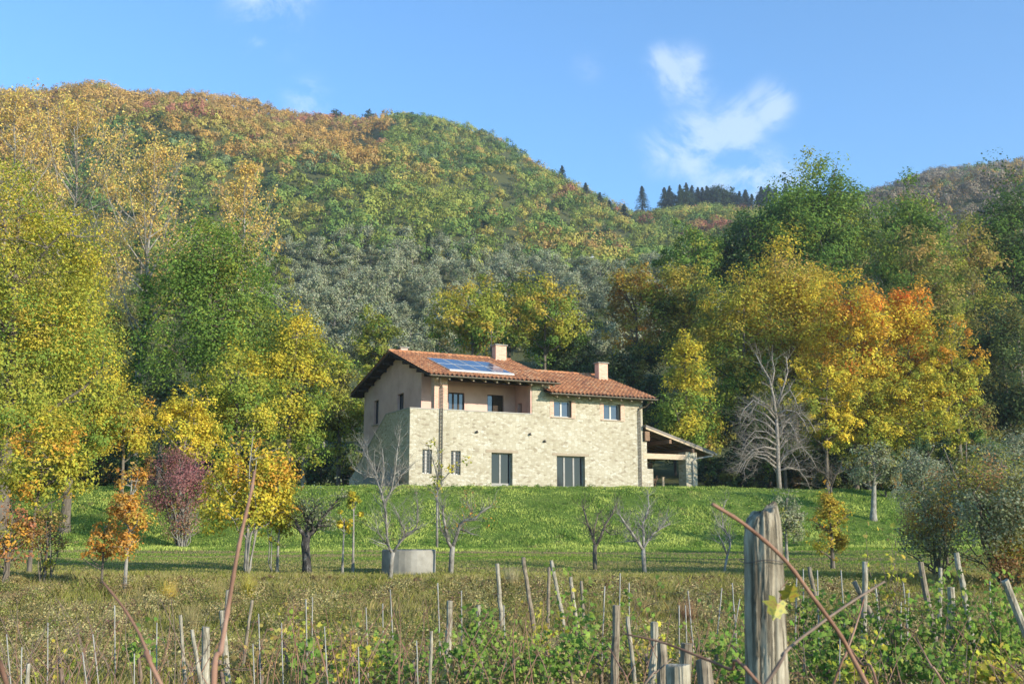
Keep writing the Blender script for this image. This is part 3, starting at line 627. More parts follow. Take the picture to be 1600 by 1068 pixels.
# the carport against the right-hand wall
mb = MB(); V0, V1 = -.35, 7.6; ca, cb_ = (16.23, 4.22), (21.7, 2.62); cs_ = (cb_[1] - ca[1]) / (cb_[0] - ca[0])
def cz(u): return ca[1] + (u - ca[0]) * cs_
mb.hexa([(ca[0], V0, ca[1]), (cb_[0], V0, cb_[1]), (cb_[0], V1, cb_[1]), (ca[0], V1, ca[1]), (ca[0], V0, ca[1] + .14), (cb_[0], V0, cb_[1] + .14), (cb_[0], V1, cb_[1] + .14), (ca[0], V1, ca[1] + .14)])
CR = mb.build('carport_roof', M['greyroof'], HR)
mb = MB(); mb.hexa([(ca[0], V0 + .02, ca[1] - .12), (cb_[0] - .1, V0 + .02, cz(cb_[0] - .1) - .12), (cb_[0] - .1, V0 + .12, cz(cb_[0] - .1) - .12), (ca[0], V0 + .12, ca[1] - .12), (ca[0], V0 + .02, ca[1] - .003), (cb_[0] - .1, V0 + .02, cz(cb_[0] - .1) - .003), (cb_[0] - .1, V0 + .12, cz(cb_[0] - .1) - .003), (ca[0], V0 + .12, ca[1] - .003)])
mb.build('verge_board', M['timber'], CR)
for v in np.linspace(.6, 7.3, 9):
    MB().hexa([(ca[0], v, ca[1] - .16), (cb_[0] - .15, v, cz(cb_[0] - .15) - .16), (cb_[0] - .15, v + .1, cz(cb_[0] - .15) - .16), (ca[0], v + .1, ca[1] - .16), (ca[0], v, ca[1] - .003), (cb_[0] - .15, v, cz(cb_[0] - .15) - .003), (cb_[0] - .15, v + .1, cz(cb_[0] - .15) - .003), (ca[0], v + .1, ca[1] - .003)]).build('rafter', M['timbermid'], CR)
for u in (18.2, 20.0): MB().box((u - .09, V0 + .13, cz(u) - .42), (u + .09, V1 - .1, cz(u) - .165)).build('purlin', M['timbermid'], CR)
MB().box((16.25, -.2, 3.35), (16.6, V1, 3.95)).build('wall_plate', M['timbermid'], CR)
MB().box((16.21, .0, 2.2), (19.53, .28, 2.55)).build('carport_beam', M['timber'], HR, bevel=.01)
MB().box((16.21, 3.9, 1.9), (19.53, 4.15, 2.2)).build('carport_beam', M['timbermid'], HR, bevel=.01)
MB().box((19.55, 0, -.7), (20.45, .85, 2.72)).build('carport_pillar', M['stone'], HR)
MB().box((19.55, 6.6, -.7), (20.45, 7.4, 2.6)).build('carport_pillar', M['stone'], HR)
MB().box((16.21, .02, -.5), (16.95, .5, 1.55)).build('carport_pier', M['stone'], HR)
MB().box((16.21, .02, 1.552), (16.5, .42, 3.34)).build('carport_pier', M['stone'], HR)
mb = MB(); mb.tube([(20.05, -.07, 0), (20.05, -.07, 2.1), (20.3, -.12, 2.3), (21.5, -.3, 2.5)], .05, 8); mb.build('drainpipe', M['coping'], HR)
MB().tube([(21.75, V0 - .05, 2.62), (21.75, V1, 2.62)], .07, 8).build('gutter', M['coping'], CR)
# things under and beside the house
def hloc(u, v, z=0): a = radians(26.5); return Vector((-5.971 + u * cos(a) - v * sin(a), 62 + u * sin(a) + v * cos(a), 2.06 + z))
def thing_at_house(name, u, v, label, cat, group=None): return empty(name, hloc(u, v), radians(26.5), label, cat, group)
t = thing_at_house('timber_post', 18.3, .9, 'short pale timber post standing under the front of the carport', 'post')
MB().tube([(0, 0, -.2), (0, 0, 1.05)], [.09, .085], 8).build('shaft', M['timber'], t); MB().box((-.1, -.1, 1.052), (.1, .1, 1.09)).build('top_plate', M['lintel'], t)
t = thing_at_house('sawhorse', 17.8, 1.9, 'rough wooden sawhorse of crossed poles inside the carport', 'sawhorse')
MB().tube([(-.9, 0, .55), (.9, .1, 1.05)], .06, 6).build('rail', M['timbermid'], t)
for a, b in (((-.7, -.3, -.1), (-.4, .3, 1.0)), ((-.7, .3, -.1), (-.4, -.3, 1.0)), ((.6, -.3, -.1), (.5, .3, 1.2)), ((.6, .3, -.1), (.5, -.3, 1.2))): MB().tube([a, b], .045, 6).build('leg', M['timbermid'], t)
t = thing_at_house('stone_trough', 18.3, 3.2, 'low pale stone trough on the carport floor', 'trough')
MB().box((-1.2, -.3, -.1), (1.2, -.22, .5)).box((-1.2, .22, -.1), (1.2, .3, .5)).box((-1.2, -.219, -.1), (-1.1, .219, .5)).box((1.1, -.219, -.1), (1.2, .219, .5)).box((-1.099, -.219, -.1), (1.099, .219, .1)).build('trough_body', M['coping'], t)
# grey slatted fence in front of the shaded stair wall
t = thing_at_house('slatted_fence', -.5, .4, 'grey vertical board fence against the shaded stair wall', 'fence')
mb = MB()
for i in range(44): mb.box((-.012, i * .145, -.3), (.012, i * .145 + .115, 1.12 + .02 * sin(i * 2.1)))
mb.build('boards', M['slat'], t); MB().box((.014, -.02, .2), (.05, 6.4, .28)).box((.014, -.02, .85), (.05, 6.4, .93)).build('rails', M['slat'], t)

# ================================================================== THE WELL
p = at(638.5, 893, 30.6); WX, WY = p.x, p.y; gw = gz(WX, WY)
t = empty('stone_well', (WX, WY, gw), radians(10), 'low round concrete well in the meadow below the house', 'well')
mb = MB(); n = 28; R_ = .76; h = at(638, 858, 30.6).z - gw
for r, z in ((R_, -.3), (R_, h - .02), (R_ - .02, h), (R_ - .16, h), (R_ - .16, -.3)): mb.v += [(r * cos(2 * pi * k / n), r * sin(2 * pi * k / n), z) for k in range(n)]
for j in range(4): mb.f += [(j * n + k, j * n + (k + 1) % n, (j + 1) * n + (k + 1) % n, (j + 1) * n + k) for k in range(n)]
mb.build('well_ring', M['concrete'], t)
MB().add([(.6 * cos(2 * pi * k / n), .6 * sin(2 * pi * k / n), h - .12) for k in range(n)], [tuple(range(n))]).build('well_cover', M['metal'], t)

# ================================================================== FAR HILL
rng = np.random.default_rng(5)
def hue(px_, e, n, rng):
    """species colours of the hillside: orange-brown heights on the left, green and ochre below, dark hollow"""
    v = fbm(px_ / 90., e * 30, 31, 3) + rng.normal(size=n) * .13
    return v
# scatter crowns
K = 22000; yy = 255 + (YR + 45 - 255) * rng.random(K) ** .8; tt = (rng.random(K) * 2 - 1) * .62; xx = tt * yy
cell = {}; keep = []
for i in range(K):
    kx = (int(xx[i] / 5.2), int(yy[i] / 6.2))
    if kx in cell: continue
    cell[kx] = 1; keep.append(i)
keep = np.array(keep); xx, yy = xx[keep], yy[keep]; zz = ground(xx, yy)
dd = yy * cos(PITCH) + zz * sin(PITCH); ppx = 800 + FPX * xx / dd; ppy = 534 - FPX * (-yy * sin(PITCH) + zz * cos(PITCH)) / dd
clear = (ppx > 125) & (ppx < 215) & (ppy > 360) & (ppy < 415)
m_ = ~clear & (ppx > -120) & (ppx < 1720); xx, yy, zz, ppx, ppy = [a[m_] for a in (xx, yy, zz, ppx, ppy)]
nC = len(xx); print('far crowns', nC)
parts = []; nz_ = fbm(xx / 70., yy / 90., 41, 3) + .16 * rng.normal(size=nC)
hgt = (ppy - 130) / 300.
FO = dict(or_=(.35, .205, .07), ob=(.29, .185, .08), gr=(.10, .145, .05), g2=(.15, .185, .055), yg=(.21, .215, .06), go=(.28, .225, .07), rd=(.28, .12, .09), dg=(.06, .085, .045), pu=(.19, .15, .13), gg=(.13, .165, .09))
FOc = {k: np.array(v) for k, v in FO.items()}
Cs = np.zeros((nC, 3)); kinds = []; rcoh = .5 + fbm(xx / 26., yy / 34., 43, 3) * 1.5 + .42 * (rng.random(nC) - .5); rcoh = np.argsort(np.argsort(rcoh)) / nC
for i in range(nC):
    x_, y_, v = ppx[i], ppy[i], nz_[i]; r = rcoh[i]
    top = y_ < 150 + .33 * abs(x_ - 170) + 90 * max(0, 1 - x_ / 520) + 60 * v
    if x_ > 1350: c = 'pu' if r < .55 else 'ob' if r < .8 else 'gg'
    elif top and x_ < 600: c = 'or_' if r < .55 else 'ob' if r < .8 else 'go' if r < .95 else 'rd'
    elif y_ < 300 and v < -.02: c = 'gr' if r < .45 else 'gg' if r < .62 else 'dg' if r < .7 else 'yg' if r < .85 else 'go'
    elif y_ < 300: c = 'go' if r < .32 else 'ob' if r < .5 else 'yg' if r < .75 else 'g2'
    elif v < -.05: c = 'gr' if r < .35 else 'g2' if r < .7 else 'yg' if r < .9 else 'dg'
    else: c = 'yg' if r < .38 else 'g2' if r < .6 else 'go' if r < .76 else 'gr' if r < .86 else 'ob' if r < .93 else 'rd'
    Cs[i] = FOc[c] * (1 + .12 * rng.normal()); kinds.append(c)
Cs = np.clip(Cs, .02, .7)
S_ = (2.7 + 2.4 * rng.random(nC) ** 1.6); H_ = S_ * (1.25 + .5 * rng.random(nC))
per = 13; lum = 18      # lumps per crown, leaves per lump
lc = rng.normal(size=(nC, lum, 3)); lc /= np.linalg.norm(lc, axis=2, keepdims=True); lc[..., 2] = np.abs(lc[..., 2]) * 1.05 - .2
ctr = np.stack([xx, yy, zz + H_ * .55], 1)
LC = ctr[:, None, :] + lc * np.stack([S_, S_, H_ * .62], 1)[:, None, :] * (.72 + .22 * rng.random((nC, lum, 1)))
LC = LC.reshape(-1, 3); lcol = np.repeat(Cs, lum, 0) * np.array([1.12, 1.2, 1.0]) * (1 + .06 * rng.normal(size=(nC * lum, 1)))
n = len(LC) * per; d = rng.normal(size=(n, 3)); d /= np.linalg.norm(d, axis=1, keepdims=True)
Rl = np.repeat(np.repeat(S_ * .30, lum), per); P = np.repeat(LC, per, 0) + d * (Rl * rng.random(n) ** .5)[:, None]
od = P - np.repeat(ctr, lum * per, 0); od /= np.linalg.norm(od, axis=1, keepdims=True) + 1e-6
nn = od * 1.6 + d * .6 + rng.normal(size=(n, 3)) * .25; nn /= np.linalg.norm(nn, axis=1, keepdims=True)
V, F, c = quads(rng, P, nn, .62, np.repeat(lcol, per, 0), .85, .07)
o = mesh_np('hill_forest', V, F, M['farleaf'], None, c); tag(o, 'dense autumn forest in green, ochre and rust covering the far hill', 'forest', kind='stuff')

# conifers on the skyline and cypresses on the slope
def conifer(name, H, R, colr, rng, leaf=.5, narrow=False):
    root = empty(name, (0, 0, 0)); MB().tube([(0, 0, -.5), (0, 0, H * .96)], [H * .018 + .05, .03], 7).build('trunk', M['bark'], root, smooth=True)
    P = []; nn = []
    tiers = int(H / (.55 if not narrow else .4))
    for i in range(tiers):
        t = i / tiers; z = H * (.08 + .92 * t) if not narrow else H * (.03 + .97 * t); rr = R * ((1 - t) ** .85 if not narrow else (sin(pi * min(1, (t * .9 + .12))) ** .6)) + .12; nb = 9
        for k in range(nb):
            a = rng.random() * 2 * pi; l = rr * (.7 + .4 * rng.random())
            for j in range(9):
                s = (j + rng.random()) / 9; P.append((cos(a) * l * s + rng.normal() * .1, sin(a) * l * s + rng.normal() * .1, z - l * s * (.22 if not narrow else -.9) + rng.normal() * .12)); nn.append((cos(a) * .8 + rng.normal() * .4, sin(a) * .8 + rng.normal() * .4, .7 + rng.normal() * .3))
    P = np.array(P); nn = np.array(nn); nn /= np.linalg.norm(nn, axis=1, keepdims=True)
    V, F, c = quads(rng, P, nn, leaf, np.tile(np.array(colr), (len(P), 1)), .5, .2); mesh_np('crown', V, F, M['leaf'], root, c); return root
rng = np.random.default_rng(9)
cons = [(1003, 298, 338, 605, 'fir', 'solitary dark fir on the skyline, leftmost of the ridge conifers'), (1046, 298, 345, 595, 'fir', 'dark fir on the ridge just left of the skyline cypress'),
        (1062, 292, 345, 577, 'cyp', 'slim column cypress on the skyline among dark firs'), (1072, 293, 345, 600, 'fir', 'tall fir pressed against the right side of the skyline cypress'), (1090, 300, 345, 600, 'fir', None), (1104, 298, 345, 605, 'fir', None),
        (1081, 297, 345, 598, 'fir', None), (1097, 300, 345, 604, 'fir', None), (1112, 296, 345, 606, 'pine', 'rounded pine squeezed between the firs left of the broad one'), (1136, 300, 345, 603, 'pine', 'rounded pine just right of the broad one'), (1122, 293, 345, 595, 'pine', 'broad rounded dark pine in the middle of the ridge row'), (1150, 312, 350, 605, 'fir', None), (1165, 304, 350, 605, 'fir', None), (1183, 312, 350, 610, 'fir', None), (1200, 297, 350, 600, 'pine', 'round topped dark pine at the right end of the ridge row'),
        (937, 300, 330, 520, 'fir', None), (952, 312, 336, 520, 'fir', None), (878, 258, 285, 560, 'fir', None), (915, 285, 312, 540, 'fir', None), (975, 318, 345, 480, 'fir', None), (672, 370, 408, 268, 'cyp', 'dark cypress standing at the lower edge of the forest'), (758, 362, 400, 300, 'cyp', 'slender distant cypress right of the forest edge cypress'),
        (525, 168, 190, 600, 'pine', 'umbrella shaped pine on the saddle of the hill skyline'), (576, 172, 196, 590, 'pine', 'round dark tree on the skyline right of the saddle'), (645, 176, 200, 590, 'pine', 'dark flat topped pine on the second knoll'), (800, 232, 255, 590, 'pine', 'small dark pine on the descending right shoulder of the hill')]
_rc = random.Random(4)
cons += [(1040 + 11.5 * q + _rc.uniform(-4, 4), 306 + _rc.uniform(-8, 12) - (6 if q > 12 else 0), 345, 575 + _rc.uniform(0, 35), 'fir' if _rc.random() < .62 else 'pine', None) for q in range(17)]
for (px, y0, y1, Y, kd, lab) in cons:
    if Y > 560 and px > 990: y0 -= 8 if kd != 'cyp' else 4
    X = at(px, y0, Y).x; g = gz(X, Y); zt = at(px, y0, Y).z; H = max(7, zt - g + .5)
    if kd == 'fir': o = conifer('fir_tree', H, 2.0 + H * .30, (.045, .07, .05), rng, .8)
    elif kd == 'cyp': o = conifer('cypress_tree', H, 1.9 if Y > 300 else 1.25, (.05, .08, .035), rng, .5, True)
    else: o = build_tree('pine_tree', rng, H, H * .12, H * .42, pal((DG, 2), ((.06, .10, .045), 1)), .25, .8, cover=4, per=20)
    o.location = (X, Y, g - .5); tag(o, lab or ('dark pointed fir along the ridge skyline' if kd == 'fir' else 'dark rounded pine in the clump along the ridge skyline'), 'conifer', 'firs and pines along the ridge' if lab is None and kd != 'fir' else 'conifers along the ridge')
# ------------------------------------------------------------------ olive grove on the slope
rng = np.random.default_rng(21)
protos = [build_tree('olive_tree', rng, 6.6, .35, 4.3, pal((OL, 1.6), (OL2, 1.6), ((.17, .20, .09), .8)), .16, .30, cover=2.8, clump=.62, bark='barkpale', leafmat_='farleaf') for _ in range(5)]
k = 0; ol = []
for Y in (165, 174, 183, 193, 203, 213, 223, 233, 243, 253, 263):
    for X in np.arange(-75, 100, 7.2):
        x = X + rng.normal() * 1.8; y = Y + rng.normal() * 2.2; p = 800 + FPX * x / y
        if p < 330 or p > 1130 or (p < 415 and rng.random() < .5): continue
        ol.append((x, y))
for i, (x, y) in enumerate(ol):
    o = protos[i] if i < 5 else copy_tree(protos[i % 5])
    s = .8 + .5 * rng.random(); o.location = (x, y, gz(x, y) - .2); o.rotation_euler = (0, 0, rng.random() * 6.3); o.scale = (s, s, s * (.85 + .3 * rng.random()))
    tag(o, 'grey green olive tree in the grove on the slope behind the house', 'olive tree', 'olive trees of the hillside grove')
print('olives', len(ol))

# ================================================================== TREES OF THE MIDDLE DISTANCE
TALLG = 'tall bare-topped autumn trees on the left'
def tallsparse(px, ytop, ybot, w, Y, lab, palette, ivy=True):
    """tall slender tree with many upswept bare branches and a thin veil of leaves"""
    SEED[0] += 1; rng = np.random.default_rng(SEED[0]); rr = random.Random(SEED[0])
    X = at(px, ytop, Y).x; g = gz(X, Y); H = at(px, ytop, Y).z - g; cb = at(px, ybot, Y).z - g; R = w / 2 / FPX * Y
    root = empty('poplar_tree', (X, Y, g - .1)); mb = MB(); tips = []
    lean = rr.uniform(-.6, .6)
    ax = lambda z: Vector((lean * (z / H) ** 2 + .15 * sin(z * .7), .1 * sin(z * .9 + 1), z))
    mb.tube([ax(z) for z in np.linspace(0, H * .97, 16)], [.24 * (1 - .93 * i / 15) + .012 for i in range(16)], 8)
    for i in range(44):
        t = ((i + rr.random()) / 44) ** .9; z0 = cb * .75 + (H - cb * .75) * t * .93; a = rr.uniform(0, 2 * pi)
        prof = (sin(pi * min(1, .22 + t * .8)) ** .7); l = (R * prof * rr.uniform(.75, 1.15)) ; up = l * rr.uniform(.9, 1.5)
        p0 = ax(z0); p1 = p0 + Vector((cos(a) * l * .5, sin(a) * l * .5, up * .35)); p2 = p0 + Vector((cos(a) * l * .85, sin(a) * l * .85, up * .8)); p3 = p0 + Vector((cos(a) * l, sin(a) * l, up * 1.15))
        r0 = .10 * (1 - .7 * t); mb.tube([p0, p1, p2, p3], [r0, r0 * .6, r0 * .35, .006], 5, False)
        for j in range(5 + int(l * 1.6)):
            s = rr.uniform(.3, 1); q = p0.lerp(p1, s * 2) if s < .5 else p1.lerp(p3, s * 2 - 1); dv = Vector((rr.gauss(0, .5), rr.gauss(0, .5), rr.uniform(.3, 1.2))).normalized() * rr.uniform(.5, 1.3)
            mb.tube([q, q + dv * .5 + Vector((0, 0, .04)), q + dv], [.016, .011, .004], 3, False); tips.append(q + dv); tips.append(q + dv * .55)
            for k in range(2):
                e = q + dv * rr.uniform(.3, .8); f_ = e + Vector((rr.gauss(0, .25), rr.gauss(0, .25), rr.uniform(.1, .5))); mb.tube([e, f_], [.008, .003], 3, False); tips.append(f_)
    mb.build('trunk', M['barkpale'], root, smooth=True)
    T = np.array([tuple(q) for q in tips]); ok = T[:, 2] < H * 1.02; T = T[ok]; h = T[:, 2] / H
    V, F, c = leafcloud(rng, T, np.full(len(T), .5), 6, Y * .0022, pick(rng, palette, len(T), h), np.array([0, 0, H * .5]), outward=.3); mesh_np('crown', V, F, M['leaf'], root, c)
    if ivy:
        zc = rng.random(260) * cb * 1.15; C = np.stack([.12 * rng.normal(size=260), .12 * rng.normal(size=260), zc], 1); C += np.array([tuple(ax(z)) for z in zc]) * np.array([1, 1, 0])
        V, F, c = leafcloud(rng, C, np.full(260, .42), 16, Y * .0028, pick(rng, pal(((.05, .11, .02), 1), (G1, 1)), 260), np.array([0, 0, cb * .5])); mesh_np('ivy', V, F, M['leaf'], root, c)
    tag(root, lab, 'tree', TALLG)
PT = pal(((.58, .42, .13), 3), ((.64, .47, .12), 2), ((.50, .32, .14), 1.3), ((.46, .42, .13), .8))
tallsparse(28, 135, 440, 150, 66, 'leftmost tall thin-leaved poplar rising at the picture edge', PT)
tallsparse(132, 150, 420, 210, 70, 'tallest thin-leaved golden poplar with ivy on its pale trunk', PT)
tallsparse(238, 222, 470, 170, 68, 'golden thin-leaved poplar with forked bare limbs, right of the tallest', PT)
tallsparse(378, 250, 470, 120, 84, 'orange-gold narrow poplar standing apart behind the green ash', PT, False)
tallsparse(70, 260, 500, 110, 76, 'smaller pale poplar between the two big ones on the left', PT)
PYG = pal((YG, 2.6), (YG2, 2.0), (YL, .9, .3), (G2, 1.6, -.4), (GO, .6))
PG = pal((G1, 3), (G2, 2.2), (YG, 1.0, .2), (G3, 1))
PGY = pal((G2, 2, -.3), (YG, 2.4), (YG2, 1.6, .2), (YL, .8, .4))
hero('oak_tree', 'huge yellow-green tree filling the left edge of the picture', 'tree', 10, 262, 760, 330, 44, PYG, tr=.35, cover=3.0, per=60, clump=.42)
hero('oak_tree', 'yellow-green tree beside the huge one, below the tallest poplar', 'tree', 110, 400, 770, 170, 50, PYG, tr=.24, cover=2.8, clump=.42)
hero('ash_tree', 'big fresh green tree with open limbs left of the house', 'tree', 312, 300, 640, 215, 62, PG, tr=.3, cover=2.6, clump=.55, nmain=16)
hero('ash_tree', 'green tree behind and right of the open-limbed one', 'tree', 395, 410, 700, 150, 72, PG, tr=.25, cover=2.8)
hero('field_maple', 'yellow-green tree with golden top in the group left of the house', 'tree', 450, 470, 735, 150, 66, pal((G2, 1.5, -.5), (YG, 2.4), (YL, 2, .6), (YG2, 1)), tr=.2, cover=3.2, topcols=1)
hero('field_maple', 'light green tree whose crown nearly touches the left gable of the house', 'tree', 530, 520, 735, 110, 78, pal((G2, 1), (YG, 2.2), (YG2, 1.2), (OB, 1)), tr=.18, cover=3)
hero('field_maple', 'green-gold tree in front of the ash, left of the golden-topped tree', 'tree', 370, 540, 730, 150, 60, PGY, tr=.2, cover=3.2)
hero('maple_tree', 'bright yellow maple standing behind the crimson bush', 'tree', 285, 590, 745, 110, 54, pal((YL, 2.5, .3), (YL2, 1.5), (YG2, 1.5, -.3)), tr=.1, cover=2.8, bark='barkpale', clump=.45, per=30)
hero('maple_tree', 'low golden maple left of the bright yellow one', 'tree', 195, 575, 730, 105, 52, pal((YL, 2, .2), (GO, 1), (YG2, 2), (OR, .6, .4)), tr=.1, cover=2.8, clump=.5, per=30)
hero('field_maple', 'small yellow-green tree with pale trunk on the lawn left of the house', 'tree', 475, 590, 700, 90, 68, PGY, tr=.12, cover=2.6, bark='barkpale')
hero('oak_tree', 'spreading yellow-green oak behind the house roof, left half', 'tree', 735, 425, 560, 165, 92, pal((YG, 2), (YG2, 1.8), (GO, 1.4, .3), (G1, 1.6, -.8), (TA, .5)), tr=.3, cover=3.2)
hero('oak_tree', 'spreading yellow-green oak behind the roof, right half', 'tree', 850, 430, 560, 165, 94, pal((YG, 1.8), (YG2, 1.4), (GO, 1.3, .3), (G1, 2, -.8)), tr=.3, cover=3.2)
hero('oak_tree', 'dull green tree between the roof oaks, slightly behind', 'tree', 795, 415, 570, 140, 104, pal((G1, 2), (YG, 1.6), (G3, 1), (GO, .8, .5)), tr=.28, cover=3)
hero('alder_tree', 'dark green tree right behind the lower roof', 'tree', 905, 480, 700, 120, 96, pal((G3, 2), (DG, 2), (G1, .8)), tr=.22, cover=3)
hero('field_maple', 'yellow-green shrubby tree in front of the olive slope left of the roof', 'tree', 585, 465, 600, 95, 112, pal((YG, 2), (YG2, 1), (OB, 1), (G1, .8)), tr=.2, cover=3)
for (px, y0, w, Y) in ((505, 500, 90, 118), (640, 505, 90, 122), (455, 455, 70, 124)): hero('olive_tree', {505: 'grey olive low behind the golden-topped maple', 640: 'large grey olive just above the left end of the roof', 455: 'grey olive above the golden-topped maple'}[px], 'olive tree', px, y0, 640, w, Y, pal((OL, 1), (OL2, 1)), tr=.2, cover=3, leaf=.3, bark='barkpale')
hero('oak_tree', 'dull olive-brown tree in the gap between the far-left tree and the green ash', 'tree', 205, 420, 660, 130, 84, pal((OB, 2), (G3, 1.5), (YG, 1.2), (OL, 1)), tr=.2, cover=2.8)
hero('olive_tree', 'grey-leaved tree low in the gap left of the green ash', 'olive tree', 250, 500, 720, 110, 80, pal((OL, 2), (G3, 1), (OB, 1)), tr=.2, cover=2.8)
# right of the house
hero('oak_tree', 'green oak filling in behind the great skyline oak, a little lower', 'tree', 1268, 268, 520, 190, 132, pal((G1, 3), (G2, 2), (G3, 1)), tr=.4, cover=3.4)
hero('field_maple', 'low yellow-green boughed maple left of centre under the glowing group', 'tree', 1225, 565, 745, 120, 82, pal((YG, 2), (YG2, 1.6), (G1, 1.2, -.6)), tr=.15, cover=2.6)
hero('field_maple', 'low golden-green maple under the centre of the glowing group', 'tree', 1355, 560, 742, 150, 77, pal((YL, 2), (YG2, 1.6), (YG, 1.6, -.5)), tr=.15, cover=2.8, clump=.42)
hero('field_maple', 'low green-gold maple under the red-tipped one', 'tree', 1450, 570, 735, 150, 76, pal((YL, 1.8), (YG2, 1.8), (YG, 2, -.5)), tr=.15, cover=2.8, clump=.42)
hero('hornbeam', 'narrow green-yellow tree directly behind the carport', 'tree', 1075, 508, 735, 118, 79, pal((G2, 2, -.6), (G1, 1, -.6), (YG, 1.8), (YL, 2.2, .7)), tr=.18, cover=3.4)
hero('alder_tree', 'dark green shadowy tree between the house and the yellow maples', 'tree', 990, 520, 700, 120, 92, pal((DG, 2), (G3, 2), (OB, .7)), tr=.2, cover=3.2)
hero('oak_tree', 'bronze and orange oak above the right end of the house', 'tree', 1000, 385, 600, 110, 98, pal((GO, 1.5), (BR, 1.8), (OR, .9, .4), (OB, 1.4), (YG2, .7)), tr=.25, cover=2.6)
hero('oak_tree', 'golden olive coloured oak right of the bronze one', 'tree', 1075, 375, 620, 130, 94, pal((GO, 1.6, .3), (OB, 2), (YG, 1.4), (G3, 1.5, -.6)), tr=.25, cover=3)
hero('maple_tree', 'golden maple with green lower boughs at the left of the glowing group', 'tree', 1165, 385, 700, 150, 86, pal((YG, 1.6), (YG2, 1.4), (GO, 1.5, .5), (G1, 1.6, -.9), (YL, .8, .3)), tr=.25, cover=3.2)
hero('maple_tree', 'tall golden maple forming the peak of the glowing group', 'tree', 1245, 355, 720, 165, 88, pal((YL, 2.2, .2), (GO, 1.5, .6), (YG2, 1.5, -.3), (TA, .8, .6), (YG, .9, -.5)), tr=.25, cover=3.4)
hero('maple_tree', 'vivid yellow and orange maple in the centre of the glowing group', 'tree', 1335, 405, 690, 165, 80, pal((YL, 2.2), (YL2, 1.6), (OR, 1.9, .2), (OR2, .5, .6), (YG2, 1.0, -.5)), tr=.22, cover=3.2, clump=.42)
hero('maple_tree', 'red-tipped yellow maple right of the glowing centre', 'tree', 1430, 420, 720, 140, 80, pal((YL, 2), (YL2, 1.4), (OR, 1.6, .3), (OR2, .7, .8), (YG2, 1.4, -.4), (YG, .8, -.5)), tr=.22, cover=3.0, clump=.42)
hero('maple_tree', 'yellow-green maple closing the glowing group on the right', 'tree', 1500, 465, 700, 100, 78, pal((YG2, 2), (YG, 2, -.2), (YL, 1.6), (OR, .6, .9)), tr=.2, cover=3.0, clump=.42)
hero('maple_tree', 'low golden maple in front of the glowing group, over the lawn', 'tree', 1290, 560, 725, 130, 76, pal((YL, 2), (YL2, 1), (YG, 1.4, -.3)), tr=.16, cover=1.9, clump=.4)
hero('oak_tree', 'great green oak crowning the right skyline', 'tree', 1300, 235, 520, 225, 125, pal((G1, 3), (G2, 2.2), (G3, 1.2), (YG, .5, .3)), tr=.45, cover=3.6, clump=.42)
hero('oak_tree', 'green oak right of the great one on the skyline', 'tree', 1440, 262, 520, 150, 128, pal((G1, 2.5), (G2, 1.8), (YG, .8)), tr=.35, cover=3.2)
hero('oak_tree', 'lower green oak left of the great skyline oak', 'tree', 1190, 315, 480, 150, 130, pal((G3, 2.4), (G1, 2), (DG, .8)), tr=.35, cover=3.4)
hero('ash_tree', 'light green tree left of the lower skyline oak', 'tree', 1090, 338, 470, 130, 128, pal((G2, 2), (G1, 2), (YG, .8)), tr=.3, cover=3)
hero('larch_tree', 'ochre-olive tree with wispy top behind the red-tipped maple', 'tree', 1465, 335, 600, 120, 104, pal((OB, 2.5), (YG, 1.4), (TA, 1.2, .4), (G1, 1)), tr=.25, cover=2.8, taper=.4)
hero('larch_tree', 'second ochre-olive tree further right, wispy and upright', 'tree', 1545, 320, 600, 120, 108, pal((OB, 2.3), (YG, 1.6), (TA, 1, .4), (G1, 1)), tr=.25, cover=2.8, taper=.35)
hero('oak_tree', 'dark green oak cut by the right edge of the picture on the skyline', 'tree', 1605, 235, 560, 140, 112, pal((G3, 2), (G1, 2), (DG, 1.2)), tr=.35, cover=3.4)
hero('oak_tree', 'dark tree under the wispy ones at the right edge', 'tree', 1580, 440, 740, 150, 88, pal((G3, 2), (DG, 2), (OB, 1.2)), tr=.3, cover=3.2)
hero('oak_tree', 'dark olive-green tree behind the closing maple', 'tree', 1530, 500, 750, 110, 94, pal((G3, 2), (DG, 1.5), (OB, 1)), tr=.3, cover=3.2)
hero('hornbeam', 'olive-brown tree above the near grey bush', 'tree', 1490, 580, 760, 130, 82, pal((OB, 2), (BR, .8), (G3, 1.6)), tr=.2, cover=2.8)
hero('hornbeam', 'green tree half hidden at the right of the leafless one', 'tree', 1200, 540, 740, 120, 90, pal((G3, 2), (G1, 1.4), (DG, 1)), tr=.2, cover=2.8)
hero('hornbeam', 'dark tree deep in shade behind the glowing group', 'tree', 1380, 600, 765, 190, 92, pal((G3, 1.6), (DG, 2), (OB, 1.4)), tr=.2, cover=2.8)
# wood behind everything: two rows of dull green and ochre trees in repeated shapes
rng = np.random.default_rng(77)
pp = [build_tree('woodland_tree', rng, 13, 2.2, 4.4, pl, .25, .42, cover=3.0, per=50) for pl in (pal((G1, 2), (G3, 1.6), (YG, 1)), pal((YG, 2), (OB, 1.6), (G1, 1)), pal((G3, 2), (DG, 1.4), (G1, 1)), pal((OB, 2), (TA, .8), (YG, 1.4)))]
used = [0] * 4
KN = ['fresh green', 'yellow-green', 'dark green', 'ochre']
def wood(px, Y, s, k, zone):
    o = pp[k] if not used[k] else copy_tree(pp[k]); used[k] = 1
    X = at(px, 600, Y).x; o.location = (X, Y, gz(X, Y) - .4); o.rotation_euler = (0, 0, rng.random() * 6.3); o.scale = (s, s, s * (.85 + .3 * rng.random()))
    tag(o, '%s woodland tree among the dense rows %s' % (KN[k], zone), 'tree', 'woodland trees %s, %s' % (zone, KN[k]))
